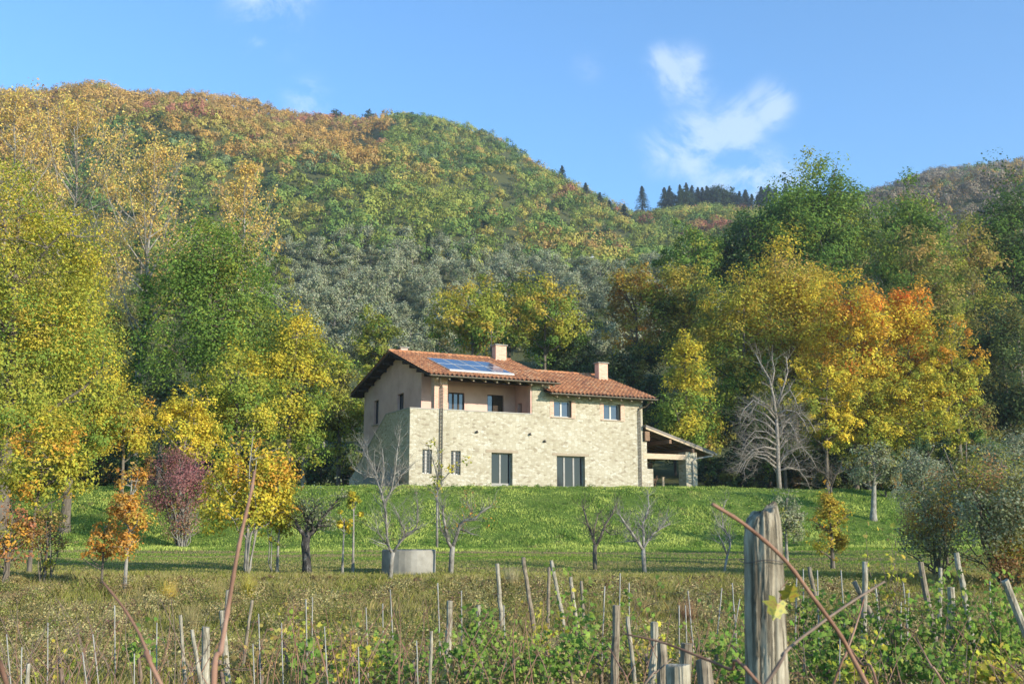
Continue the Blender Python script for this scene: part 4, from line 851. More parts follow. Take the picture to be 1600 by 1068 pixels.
for px in range(-80, 330, 52): wood(px + rng.normal() * 12, 96 + rng.random() * 22, .55 + .25 * rng.random(), int(rng.choice([0, 1, 3, 1])), 'at the left behind the poplars')
for px in range(-60, 560, 62): wood(px + rng.normal() * 12, 90 + rng.random() * 8, .42 + .14 * rng.random(), int(rng.choice([0, 1, 2])), 'at the left behind the poplars')
for px in range(600, 1000, 62): wood(px + rng.normal() * 10, 112 + rng.random() * 8, .5 + .16 * rng.random(), int(rng.choice([0, 2, 1])), 'behind the house')
for px in range(960, 1700, 46): wood(px + rng.normal() * 12, 98 + rng.random() * 10, .62 + .25 * rng.random(), int(rng.choice([2, 2, 0, 3])), 'at the right behind the maples')
for px in range(1100, 1720, 52): wood(px + rng.normal() * 12, 132 + rng.random() * 22, .9 + .35 * rng.random(), int(rng.choice([0, 2, 1, 3])), 'on the right-hand slope')
for px in range(-60, 420, 50): wood(px + rng.normal() * 12, 135 + rng.random() * 60, .7 + .3 * rng.random(), int(rng.choice([0, 1, 3])), 'on the left-hand slope')
for px in range(-40, 430, 44): wood(px + rng.normal() * 12, 200 + rng.random() * 60, .8 + .3 * rng.random(), int(rng.choice([0, 1, 3])), 'on the left-hand slope')
for px in range(1120, 1700, 40): wood(px + rng.normal() * 12, 170 + rng.random() * 80, .9 + .4 * rng.random(), int(rng.choice([0, 2, 3, 1])), 'on the right-hand slope')
for px in range(170, 430, 30): wood(px + rng.normal() * 8, 100 + rng.random() * 12, .62 + .2 * rng.random(), int(rng.choice([0, 1, 2])), 'at the left behind the poplars')
# dark shrubs at the foot of the wood
rng = np.random.default_rng(88)
sp = [build_tree('undergrowth_shrub', rng, 2.6, .05, 1.9, pl, .05, .17, cover=3.0, per=50, nmain=6) for pl in (pal((G3, 2), (DG, 2), (OB, .6)), pal((OB, 1.4), (G3, 2), (BR, .8)), pal((G1, 2), (G3, 1.4), (YG, .6)))]
us_ = [0] * 3
def shrub(px, Y, s, k, zone):
    o = sp[k] if not us_[k] else copy_tree(sp[k]); us_[k] = 1; X = at(px, 760, Y).x
    o.location = (X, Y, gz(X, Y) - .1); o.rotation_euler = (0, 0, rng.random() * 6.3); o.scale = (s, s, s * (.8 + .5 * rng.random()))
    nm = ['dark green', 'brownish', 'green'][k]; tag(o, '%s low shrub in the thicket %s' % (nm, zone), 'shrub', '%s shrubs of the thicket %s' % (nm, zone))
for px in range(-40, 560, 26): shrub(px + rng.normal() * 8, 84 + rng.random() * 6, .9 + .6 * rng.random(), int(rng.choice([0, 1, 2])), 'under the left-hand trees')
for px in range(1110, 1700, 24): shrub(px + rng.normal() * 8, 82 + rng.random() * 10, .9 + .7 * rng.random(), int(rng.choice([0, 0, 1])), 'under the right-hand trees')
for px in range(1380, 1700, 40): shrub(px + rng.normal() * 8, 60 + rng.random() * 8, .8 + .4 * rng.random(), int(rng.choice([0, 1, 2])), 'on the lawn edge at the right')

# ================================================================== NEARER ORCHARD AND GARDEN TREES
def stemtree(name, label, cat, Y, trunk, limbs, palette=None, leaves=0, leafsize=None, bark='barkpale', twigl=.45, twn=7, seed=1, clouds=(), clsize=.3, group=None, sub=2, base=None, twr=1.0):
    """tree drawn from its own limb lines: each a list of (px, py, width px) at depth Y"""
    rr = random.Random(seed); rng = np.random.default_rng(seed); px0, py0 = trunk[0][:2]
    X = at(px0, py0, Y).x; g = gz(X, Y); root = empty(name, (X, Y, g)); mb = MB(); tips = []; O = Vector((X, Y, g)); pxm = Y / FPX
    def loc(q, dy): p = at(q[0], q[1], Y) - O; return Vector((p.x, dy, p.z))
    def twigs(a, b, r, lev, l):
        for k in range(twn if lev == 0 else 3):
            s = rr.uniform(.2, 1); q = a.lerp(b, s); d = (b - a).normalized() * .6 + Vector((rr.gauss(0, .6), rr.gauss(0, .6), rr.uniform(-.1, .9))); d = d.normalized() * l * rr.uniform(.5, 1.2)
            m = q + d * .5 + Vector((rr.gauss(0, .04), rr.gauss(0, .04), rr.gauss(0, .03))) * l * 2; e = q + d
            r1 = min(r * .45, .011 * twr) / (1 + lev * .5); mb.tube([q, m, e], [r1, r1 * .7, r1 * .3 + .001], 4 if lev == 0 else 3, False); tips.append(e); tips.append(m)
            if lev + 1 < sub: twigs(m, e, r1, lev + 1, l * .6); twigs(q, m, r1, lev + 1, l * .5)
    tp = [loc(q, 0) for q in trunk]; tp[0].z = -.15
    mb.tube(tp, [q[2] * pxm / 2 for q in trunk], 8)
    for lb in limbs:
        n = len(lb); d1 = rr.uniform(-.6, .6) * len(lb) * .25; pts = [loc(q, d1 * i / max(1, n - 1)) for i, q in enumerate(lb)]
        if n > 1: mb.tube(pts, [max(.004, q[2] * pxm / 2) for q in lb], 6)
        for i in range(n - 1):
            twigs(pts[i], pts[i + 1], lb[i + 1][2] * pxm / 2 + .003, 0, twigl)
    mb.build('trunk', M[bark], root, smooth=True)
    if leaves and palette:
        T = np.array([tuple(t) for t in tips]); sel = rng.integers(0, len(T), min(len(T), leaves)); T = T[sel]; h = (T[:, 2] - T[:, 2].min()) / np.ptp(T[:, 2])
        V, F, c = leafcloud(rng, T, np.full(len(T), clsize), 12, leafsize or Y * .003, pick(rng, palette, len(T), h), T.mean(0), outward=.4); mesh_np('crown', V, F, M['leaf'], root, c)
    return tag(root, label, cat, group)
fan = lambda x0, y0, x1, y1, w0, w1, k=4, j=3, s=0: [(x0 + (x1 - x0) * i / k + (random.Random(s + i * 7 + int(x1)).uniform(-j, j) if 0 < i else 0), y0 + (y1 - y0) * i / k, w0 + (w1 - w0) * i / k) for i in range(k + 1)]
FG = 'bare pruned fruit trees on the meadow'
stemtree('fruit_tree', 'bare forked fruit tree standing in front of the well', 'fruit tree', 28.5, [(609, 897, 8), (612, 872, 7), (614, 862, 7)],
         [[(613, 864, 5), (606, 850, 4), (604, 800, 4), (602, 785, 4), (596, 762, 3.5), (590, 745, 3)], [(590, 745, 3), (578, 725, 2.5), (566, 705, 1.5), (560, 690, 1)], [(596, 760, 3), (600, 735, 2), (597, 700, 1.2)], [(602, 785, 3.5), (612, 765, 3), (618, 735, 2.5), (622, 700, 1.5), (626, 680, 1)], [(614, 765, 2.5), (628, 740, 2), (640, 728, 1.2)],
          [(615, 862, 5), (626, 845, 4), (634, 835, 3.5), (650, 827, 2.5), (653, 810, 2), (652, 780, 1.3)], [(634, 836, 2.5), (626, 810, 1.6), (618, 790, 1)], [(590, 745, 2), (572, 745, 1.6), (552, 730, 1)], [(604, 850, 2), (592, 830, 1.5), (590, 812, 1)]], seed=3, twn=7, twigl=.5, twr=1.25)
stemtree('fruit_tree', 'bare fruit tree in a wide V just right of the well', 'fruit tree', 30, [(704, 893, 8), (706, 865, 8), (707, 852, 8)],
         [[(706, 856, 6), (700, 845, 5), (696, 820, 4.5), (693, 800, 3.5), (694, 790, 2.5)], [(707, 856, 6), (714, 835, 5), (720, 818, 5), (728, 812, 4), (742, 812, 3), (752, 800, 2.2), (768, 790, 1.3)], [(718, 826, 3), (730, 830, 2), (740, 835, 1)], [(700, 845, 3), (688, 825, 2), (684, 790, 1.2), (682, 765, 1)], [(728, 812, 2.5), (738, 800, 1.8), (730, 785, 1)]], seed=4, twn=6, palette=pal((BR, 1), (OR, .5)), leaves=12, leafsize=.06)
stemtree('fruit_tree', 'slim bare fruit tree against the drainpipe corner of the house front', 'fruit tree', 46, [(683, 838, 4), (683, 800, 3.5), (683, 760, 3)],
         [[(683, 790, 2.5), (683, 745, 2), (677, 720, 1.5), (668, 695, 1)], [(683, 770, 2.5), (692, 750, 2), (706, 735, 1.5), (722, 722, 1)], [(683, 760, 2), (686, 730, 1.5), (684, 700, 1)]], seed=5, twn=6, palette=pal((YL, 1), (YG, 1)), leaves=14)
stemtree('fruit_tree', 'bare fruit tree with dark trunk, left of the white-trunked one', 'fruit tree', 33, [(930, 893, 7), (929, 865, 6.5), (930, 850, 6)],
         [[(930, 852, 5), (927, 838, 4), (918, 815, 3), (912, 790, 2)], [(930, 855, 5), (938, 840, 4), (946, 820, 3.5), (956, 805, 2.5), (966, 785, 1.5)], [(927, 838, 3), (930, 820, 2), (936, 800, 1)], [(944, 825, 2), (955, 835, 1.5), (968, 833, 1)]], seed=6, bark='bark')
stemtree('fruit_tree', 'bare white-trunked fruit tree in a wide fan, middle of the meadow', 'fruit tree', 32, [(1008, 905, 7), (1006, 880, 6.5), (1005, 857, 6)],
         [[(1004, 858, 5), (996, 845, 4.5), (985, 830, 4), (972, 812, 3), (964, 800, 1.5)], [(1005, 858, 5), (1007, 835, 4), (1006, 820, 3.5), (1012, 805, 3), (1018, 790, 1.8), (1017, 765, 1)], [(1006, 855, 4.5), (1014, 843, 3.5), (1024, 832, 3), (1040, 822, 2), (1052, 818, 1)], [(996, 845, 3), (984, 845, 2), (978, 838, 1)], [(1006, 820, 2), (1002, 812, 1.4)], [(1026, 830, 2), (1036, 818, 1.4), (1044, 808, 1)]], seed=7, twn=7)
stemtree('fruit_tree', 'crooked bare sapling beside the big vineyard post', 'fruit tree', 31, [(1131, 908, 4), (1133, 885, 3.5), (1137, 865, 3.5)],
         [[(1136, 865, 3), (1128, 848, 2.5), (1120, 835, 1.3)], [(1137, 866, 3), (1142, 850, 2.5), (1141, 838, 2.5), (1132, 825, 2), (1130, 800, 1.3), (1138, 780, 1)], [(1134, 828, 1.8), (1122, 818, 1.2), (1116, 810, 1)]], seed=8, twn=5)
_r = random.Random(41); _lb = [[(1213, 655, 6), (1209, 622, 4), (1202, 592, 3), (1188, 568, 2), (1180, 552, 1)], [(1211, 640, 4), (1222, 612, 3), (1232, 580, 2), (1230, 556, 1)], [(1205, 605, 3), (1210, 580, 2), (1206, 556, 1)]]
for _i in range(24):
    _y = 636 + _i * 4.6 + _r.uniform(-3, 3); _s = -1 if _i % 2 else 1; _l = _r.uniform(28, 72) * (1 if _s < 0 else .85); _k = _r.uniform(-26, 12); _w = _r.uniform(2.2, 4)
    _lb.append([(1214, _y, _w), (1214 + _s * _l * .3, _y - 8 + _k * .5, _w * .75), (1214 + _s * _l * .62, _y - 6 + _k, _w * .5), (1214 + _s * _l * .85, _y + 8 + _k, _w * .35), (1214 + _s * _l, _y + 26 + _k, 1)])
stemtree('cherry_tree', 'dry grey leafless tree with drooping branches right of the carport', 'tree', 68, [(1218, 768, 8), (1216, 730, 7), (1215, 690, 6), (1213, 650, 5)], _lb, seed=9, twn=6, twigl=.9, twr=1.6, bark='barkgrey')
stemtree('cherry_tree', 'small leafless tree with pale contorted boughs right of the dry grey one', 'tree', 60, [(1300, 790, 4), (1298, 760, 3.5)],
         [[(1298, 760, 3), (1290, 740, 2.5), (1275, 732, 1.5)], [(1298, 762, 3), (1306, 740, 2.5), (1318, 735, 1.5)], [(1298, 755, 3), (1300, 735, 1.5)]], seed=10, twn=10, twigl=.7, twr=1.4, bark='bark')
stemtree('olive_tree', 'old pruned olive with thick split dark trunk on the left meadow', 'olive tree', 30.5, [(480, 895, 17), (479, 875, 13), (477, 850, 13), (479, 836, 14)],
         [[(478, 838, 9), (468, 826, 7), (462, 815, 4)], [(480, 838, 9), (490, 828, 7), (498, 812, 6), (512, 792, 4), (522, 778, 2)], [(480, 836, 8), (480, 815, 6), (470, 800, 3)], [(490, 828, 5), (484, 808, 4), (500, 790, 2)], [(496, 820, 4), (508, 822, 2.5)]],
         palette=pal((OL, 2), (YG, .8), (OL2, 1)), leaves=110, bark='barkdark', seed=12, twn=6, twigl=.45, twr=1.6, leafsize=.07)
# slim saplings and shrubs with real crowns
hero('ash_sapling', 'tall leaning sapling with yellow leaves left of the well', 'sapling', 556, 752, 832, 40, 31, pal((YG, 1.5), (YL, 2), (YG2, 1.5)), tr=.035, cover=2.0, leaf=.085, bark='barkpale', clump=.5, nmain=8)
hero('ash_sapling', 'second yellow sapling stem between the old olive and the well', 'sapling', 540, 780, 840, 30, 30, pal((YG, 1.5), (YL, 2)), tr=.03, cover=1.6, leaf=.085, bark='barkpale', nmain=6)
hero('maple_tree', 'orange and yellow maple on the left meadow between crimson bush and olive', 'tree', 392, 660, 850, 165, 30, pal((YL, 2.2), (YG2, 1.4, -.2), (OR, 1.1, .4), (YG, 1.6, -.3), (YL2, .8)), tr=.06, cover=3.0, leaf=.10, bark='barkpale', clump=.42, per=16, stems=4)
hero('maple_tree', 'thin multi-stem companion right of the orange and yellow maple', 'sapling', 440, 740, 850, 60, 31, pal((YL, 2.2), (YG2, 1.4), (YG, 1)), tr=.035, cover=2.2, leaf=.09, bark='barkpale', per=14, stems=2)
hero('oak_sapling', 'small orange-brown oak with thin pale stem, left of the crimson bush', 'sapling', 208, 690, 905, 78, 26, pal((OR, 2), (TA, 1.2), ((.46, .22, .05), 2), (GO, 1)), tr=.045, cover=2.0, leaf=.075, bark='barkpale', clump=.4, per=12, ry=.6)
hero('oak_sapling', 'low orange-brown oak boughs spreading left from the small oak', 'sapling', 172, 800, 880, 66, 26.5, pal((OR, 2), (TA, 1), ((.5, .25, .05), 2)), tr=.03, cover=1.8, leaf=.075, clump=.4, per=12)
hero('smoke_bush', 'dusky crimson round bush on the left lawn', 'shrub', 290, 692, 812, 138, 47, pal(((.27, .115, .115), 3), ((.22, .12, .11), 2), ((.34, .19, .14), 1.4)), tr=.05, cover=2.3, leaf=.085, nmain=20, bark='barkpale', per=10, stems=18, clump=.55)
hero('smoke_bush', 'paler lower part of the crimson bush with bare upright stems', 'shrub', 292, 770, 845, 80, 46.5, pal(((.30, .20, .13), 2), ((.25, .10, .08), 1), (YG, .6)), tr=.04, cover=1.0, leaf=.08, nmain=24, bark='barkpale', per=8, stems=14)
hero('field_maple', 'yellow-green small tree with reddish lower leaves at the far left edge', 'tree', 60, 640, 800, 150, 30, pal((YG2, 2), (YG, 2), (YL, 1.2, .3), (OR, .7, .8)), tr=.06, cover=3.2, leaf=.095, clump=.42, per=16)
hero('field_maple', 'rust-leaved thin tree below the yellow-green one at the left edge', 'tree', 25, 780, 900, 90, 27, pal(((.36, .16, .08), 2), (BR, 1), (OR, .8), (YG, .5)), tr=.045, cover=1.8, leaf=.08, nmain=18, per=10, stems=5)
hero('hazel_bush', 'brown thin-stemmed bush right of the rust-leaved tree', 'shrub', 85, 760, 900, 60, 27.5, pal((BR, 1.5), (TA, 1), (YG, .8)), tr=.03, cover=1.3, leaf=.07, nmain=22, per=8, stems=9)
hero('olive_tree', 'slender grey olive behind the big vineyard post', 'olive tree', 1222, 752, 870, 62, 36, pal((OL, 1), (OL2, 1.4), (YG, .3)), tr=.05, cover=2.4, leaf=.075, bark='barkpale', per=14)
hero('persimmon_tree', 'small ochre-yellow tree right of the big vineyard post', 'fruit tree', 1292, 752, 872, 68, 33, pal((GO, 1.6), (YG2, 1.6), (YL, 1, .4), (OR, .6), (OB, 1)), tr=.06, cover=2.8, leaf=.085, clump=.42, per=14)
hero('olive_tree', 'old olive with slanting pale trunk on the right lawn', 'olive tree', 1358, 688, 765, 110, 55, pal((OL, 2), (OL2, .8), (OB, .8)), tr=.17, cover=2.2, leaf=.12, bark='barkpale', lean=.3, per=16)
hero('olive_tree', 'silvery olive in front of the dark wood on the right', 'olive tree', 1440, 690, 820, 100, 44, pal((OL, 1), (OL2, 2)), tr=.09, cover=2.2, leaf=.10, per=14)
hero('fruit_tree', 'large grey-green fruit tree with sparse red leaves at the right edge', 'fruit tree', 1560, 672, 945, 270, 27, pal((OL, 2), (OL2, 1), (OB, 1.6), (YG2, .6), ((.42, .20, .08), .12)), tr=.1, cover=3.0, leaf=.07, clump=.5, nmain=20, per=16, stems=5)
hero('fruit_tree', 'silver-grey leaved tree rising behind the large one at the right edge', 'fruit tree', 1580, 660, 800, 130, 36, pal((OL2, 2.2), (OL, 1)), tr=.08, cover=2.2, leaf=.08, per=14)
hero('pear_tree', 'grey-green bush with orange-tipped shoots, left of the large fruit tree', 'shrub', 1450, 762, 915, 130, 29, pal((OL, 2), (OB, 1.4), (OL2, 1), (OR, .5, .8), (TA, .6, .5)), tr=.05, cover=2.4, leaf=.07, clump=.5, nmain=14, per=12, stems=6)
hero('pear_tree', 'upright yellow-tipped shoots above the orange-tipped bush', 'shrub', 1468, 742, 850, 42, 31, pal((YG2, 2), (OB, 1), (TA, .6)), tr=.04, cover=1.2, leaf=.08)
# a white bird in front of the olive slope
p = at(925, 402, 150); t = empty('bird', p, 0, 'small white bird gliding in front of the grey olive slope', 'bird')
b = MB(); b.tube([(-.30, 0, -.02), (-.18, 0, 0), (0, 0, .02), (.14, 0, .03), (.22, 0, .07), (.27, 0, .08), (.34, 0, .06)], [.02, .06, .10, .08, .045, .05, .008], 8)
wh, ntw, bw, lw = newmat('white_feathers'); bw.inputs['Base Color'].default_value = (.8, .8, .78, 1)
b.build('body', wh, t, smooth=True)
for s in (-1, 1): MB().add([(.1, s * .06, .05), (.14, s * .4, .26), (-.05, s * .8, .34), (-.1, s * .4, .24), (-.14, s * .06, .05), (.1, s * .06, .03), (.13, s * .4, .245), (-.05, s * .79, .33), (-.1, s * .4, .225), (-.14, s * .06, .03)], [(0, 1, 2, 3, 4), (9, 8, 7, 6, 5), (0, 5, 6, 1), (1, 6, 7, 2), (2, 7, 8, 3), (3, 8, 9, 4)]).build('wing', wh, t)

# ================================================================== GRASS
def blades(rng, n, xr, yr, hgt, wid, colf, name, label, mask=None, clump=None):
    if clump is None:
        y = yr[0] + (yr[1] - yr[0]) * rng.random(n); x = (rng.random(n) * 2 - 1) * (xr * y + 1.5)
    else:
        m = n // clump; yc = yr[0] + (yr[1] - yr[0]) * rng.random(m); xc = (rng.random(m) * 2 - 1) * (xr * yc + 1.5)
        y = np.repeat(yc, clump) + rng.normal(size=m * clump) * .14; x = np.repeat(xc, clump) + rng.normal(size=m * clump) * .14
    if mask is not None: k = mask(x, y); x, y = x[k], y[k]
    n = len(x); z = ground(x, y) - .02; hh = hgt(x, y) * (.5 + rng.random(n)); a = rng.random(n) * 2 * pi; w = wid * (.6 + .8 * rng.random(n)) * (y / 25.) ** .5
    ln = hh * (.25 + .5 * rng.random(n)); b = rng.random(n) * 2 * pi
    P0 = np.stack([x - np.cos(a) * w, y - np.sin(a) * w, z], 1); P1 = np.stack([x + np.cos(a) * w, y + np.sin(a) * w, z], 1)
    Q1 = np.stack([x + np.cos(a) * w * .6 + np.cos(b) * ln * .35, y + np.sin(a) * w * .6 + np.sin(b) * ln * .35, z + hh * .62], 1)
    Q0 = np.stack([x - np.cos(a) * w * .6 + np.cos(b) * ln * .35, y - np.sin(a) * w * .6 + np.sin(b) * ln * .35, z + hh * .62], 1)
    T = np.stack([x + np.cos(b) * ln, y + np.sin(b) * ln, z + hh], 1)
    V = np.stack([P0, P1, Q1, T, Q0], 1).reshape(-1, 3); F = np.arange(5 * n).reshape(n, 5)
    o = mesh_np(name, V, F, M['grass'], None, np.clip(colf(x, y, n, rng), .01, .9)); return tag(o, label, kind='stuff')
def mixc(a, b, t): return a[None, :] * (1 - t[:, None]) + b[None, :] * t[:, None]
rng = np.random.default_rng(33)
def c_lawn(x, y, n, rng):
    t = np.clip(.5 + fbm(x * .8, y * .6, 51, 4) * 3.2 + rng.normal(size=n) * .22, 0, 1)
    c = mixc(np.array((.17, .26, .05)), np.array((.50, .56, .13)), t)
    d = np.clip(fbm(x * .5, y * .9, 61, 3) * 3.2 - .45 + rng.normal(size=n) * .2, 0, .8) * (y > 44)
    c = c * (1 - d[:, None]) + np.array((.27, .25, .10)) * d[:, None]
    return c * (1 + .15 * rng.normal(size=(n, 1)))
def c_mead(x, y, n, rng):
    green = np.clip((y - 30.5) / 9 + fbm(x * .25, y * .8, 71, 3) * 1.8 + rng.normal(size=n) * .22 + .1 * (x / 10), 0, 1)
    dry = mixc(np.array((.32, .26, .10)), np.array((.60, .48, .22)), np.clip(.45 + rng.normal(size=n) * .35, 0, 1))
    dg = mixc(np.array((.17, .20, .045)), np.array((.42, .40, .08)), rng.random(n)); k = (rng.random(n) < .5 + 1.2 * fbm(x * .6, y * .6, 81, 3)); low = np.where(k[:, None], dg, dry)
    gr = mixc(np.array((.15, .25, .035)), np.array((.32, .42, .07)), rng.random(n)); bb = (rng.random(n) < np.clip(.38 + fbm(x * .12, y * .8, 91, 3) * 3.2 - .25 * (y > 44), 0, .95)); gr = np.where(bb[:, None], np.array((.33, .25, .14)), gr)
    return low * (1 - green[:, None]) + gr * green[:, None]
blades(rng, 210000, .53, (44, 63), lambda x, y: .045 + .09 * np.clip(fbm(x * .9, y * .9, 52, 3) * 3 + .3, 0, 1.4), .015, c_lawn, 'lawn_grass', 'uneven green grass covering the steep bank below the house', mask=lambda x, y: True | (x > 0))
blades(rng, 60000, .56, (63, 95), lambda x, y: .12 + 0 * x, .02, c_lawn, 'lawn_grass', 'green lawn grass around and behind the house', mask=lambda x, y: ~((((x + 5.97) * .895 + (y - 62) * .446) > -.6) & (((x + 5.97) * .895 + (y - 62) * .446) < 21.5) & ((-(x + 5.97) * .446 + (y - 62) * .895) > 0) & ((-(x + 5.97) * .446 + (y - 62) * .895) < 13.5)))
blades(rng, 240000, .55, (27, 47), lambda x, y: .05 + .05 * np.clip((31 - y) / 3, 0, 1), .009, c_mead, 'meadow_grass', 'mown meadow grass turning brown between the bank and the rough strip')
blades(rng, 340000, .58, (14, 30), lambda x, y: .11 + .16 * np.clip(fbm(x * .9, y * .9, 53, 3) * 3 + .3, 0, 1.3) * np.clip((30 - y) / 3, .2, 1), .0042, c_mead, 'rough_grass', 'rough dry and green grass of the strip above the vineyard', clump=9)
blades(rng, 90000, .62, (7, 17), lambda x, y: .16 + .12 * (rng.random(len(x))), .007, lambda x, y, n, rng: c_mead(x, y + 7 + 10 * fbm(x * .5, y * .5, 99, 2), n, rng), 'vineyard_grass', 'green and dry grass between the vine rows')
# brambles and weed mounds in the rough strip
rng = np.random.default_rng(44)
m = 4200; yc = 10 + 18.5 * rng.random(m); xc = (rng.random(m) * 2 - 1) * (.52 * yc); k = fbm(xc * .45, yc * .45, 54, 3) > -.06; xc, yc = xc[k], yc[k]; zc = ground(xc, yc)
h_ = rng.random(len(xc)); R = (.10 + .20 * rng.random(len(xc))) * np.clip((29 - yc) / 3, .3, 1) ; C = np.stack([xc, yc, zc + R * .9 + .03], 1)
cc = pick(rng, pal(((.09, .12, .035), 2), ((.20, .23, .055), 2), ((.33, .27, .11), 2.2), ((.20, .125, .08), 1.6), ((.42, .36, .17), 1.3)), len(xc), None, C * np.array([1, 1, 0]), 1.7)
V, F, c = leafcloud(rng, C, R, 60, .045, cc, np.array([0, 20, -6.]), outward=.5, jit=.25); o = mesh_np('weeds', V, F, M['leaf'], None, c); tag(o, 'low brambles and dying weeds tangled in the rough strip', kind='stuff')
m = 1300; yc = 47 + 14 * rng.random(m); xc = (rng.random(m) * 2 - 1) * (.5 * yc); k = fbm(xc * .5, yc * .5, 57, 3) > -.02; xc, yc = xc[k], yc[k]; C = np.stack([xc, yc, ground(xc, yc) + .03], 1); R = .10 + .22 * rng.random(len(xc))
V, F, c = leafcloud(rng, C, R, 60, .07, pick(rng, pal(((.11, .19, .04), 2), ((.16, .26, .05), 2), ((.30, .25, .12), .5)), len(xc)), np.array([0, 50, -9.]), outward=.5, jit=.2); o = mesh_np('weeds', V, F, M['leaf'], None, c); tag(o, 'low broad-leaved weeds dotted over the grassy bank', kind='stuff')
# single straw coloured tussocks
tus = [(262, 938, 24.5, (.62, .45, .10), 'bright yellow grass tussock on the rough strip at the left'), (340, 945, 24, (.42, .33, .12), 'fading yellow tussock right of the bright one'), (388, 925, 25.5, (.50, .42, .08), 'yellow-green tussock below the orange maple'),
       (1000, 940, 23, (.40, .30, .14), 'straw tuft below the white-trunked fruit tree'), (800, 900, 27, (.42, .36, .20), 'pale seeded grass tuft left of the tall stakes'), (1075, 945, 22, (.38, .22, .12), 'rusty dock weed tuft in the rough strip at the right'), (300, 970, 21, (.36, .29, .13), 'dull straw tussock low in the rough strip at the left')]
for i, (px, py, Y, col, lab) in enumerate(tus):
    X = at(px, py, Y).x; g = gz(X, Y); n = 260; a = rng.random(n) * 6.28; l = .3 + .4 * rng.random(n); t_ = .15 + .5 * rng.random(n); w = .006
    b0 = np.stack([X + .05 * rng.normal(size=n), Y + .05 * rng.normal(size=n), np.full(n, g - .02)], 1); tip = b0 + np.stack([np.cos(a) * l * t_, np.sin(a) * l * t_, l], 1); sd = np.stack([-np.sin(a) * w, np.cos(a) * w, 0 * a], 1)
    V = np.stack([b0 - sd, b0 + sd, tip], 1).reshape(-1, 3); o = mesh_np('grass_tussock', V, np.arange(3 * n).reshape(n, 3), M['grass'], None, np.array(col)[None, :] * (1 + .2 * rng.normal(size=(n, 1)))); tag(o, lab, 'grass tussock')

# ================================================================== VINEYARD
def ground_at_dir(px, Y): X = at(px, 950, Y).x; return X, gz(X, Y)
def stake(name, label, cat, x0, y0, x1, y1, wpx, mat, Y=None, group=None, d=.085, sides=9):
    """a stake whose head is seen at (x0,y0) and whose line passes (x1,y1); driven into the ground"""
    Y = min(Y or 21, d * FPX / wpx if wpx > 4 else 99, 1.05 * FPX / (y0 - 820) if wpx < 20 else 99); r = wpx / 2 * Y / FPX
    a = at(x0, y0, Y); b = at(x1, y1, Y); dv = (b - a); dv = dv / (abs(dv.z) + 1e-6)
    rr = random.Random(int(x0 * 7 + y0)); dv = Vector((dv.x, rr.uniform(-.06, .06), -1)); g = gz(a.x, Y); L_ = a.z - g + .1; base = a + dv * L_
    root = empty(name, base, 0, label, cat, group); n = 9; pts = []; rs = []
    for i in range(n):
        t = i / (n - 1); q = a - base + dv * L_ * (1 - t); pts.append(q + Vector((rr.gauss(0, .12) * r, rr.gauss(0, .12) * r, 0))); rs.append(r * (1.12 - .15 * t + rr.uniform(-.05, .05)))
    mb = MB(); mb.tube(pts, rs, sides, True)
    for j in range(sides): v = mb.v[(n - 1) * sides + j]; mb.v[(n - 1) * sides + j] = (v[0], v[1], v[2] + rr.gauss(0, .12) * r)
    o = mb.build('shaft', M[mat], root, smooth=wpx < 9)
    if wpx >= 9:
        b_ = o.modifiers.new('bevel', 'BEVEL'); b_.width = r * .12; b_.segments = 2; b_.limit_method = 'ANGLE'; b_.angle_limit = radians(50)
    return root
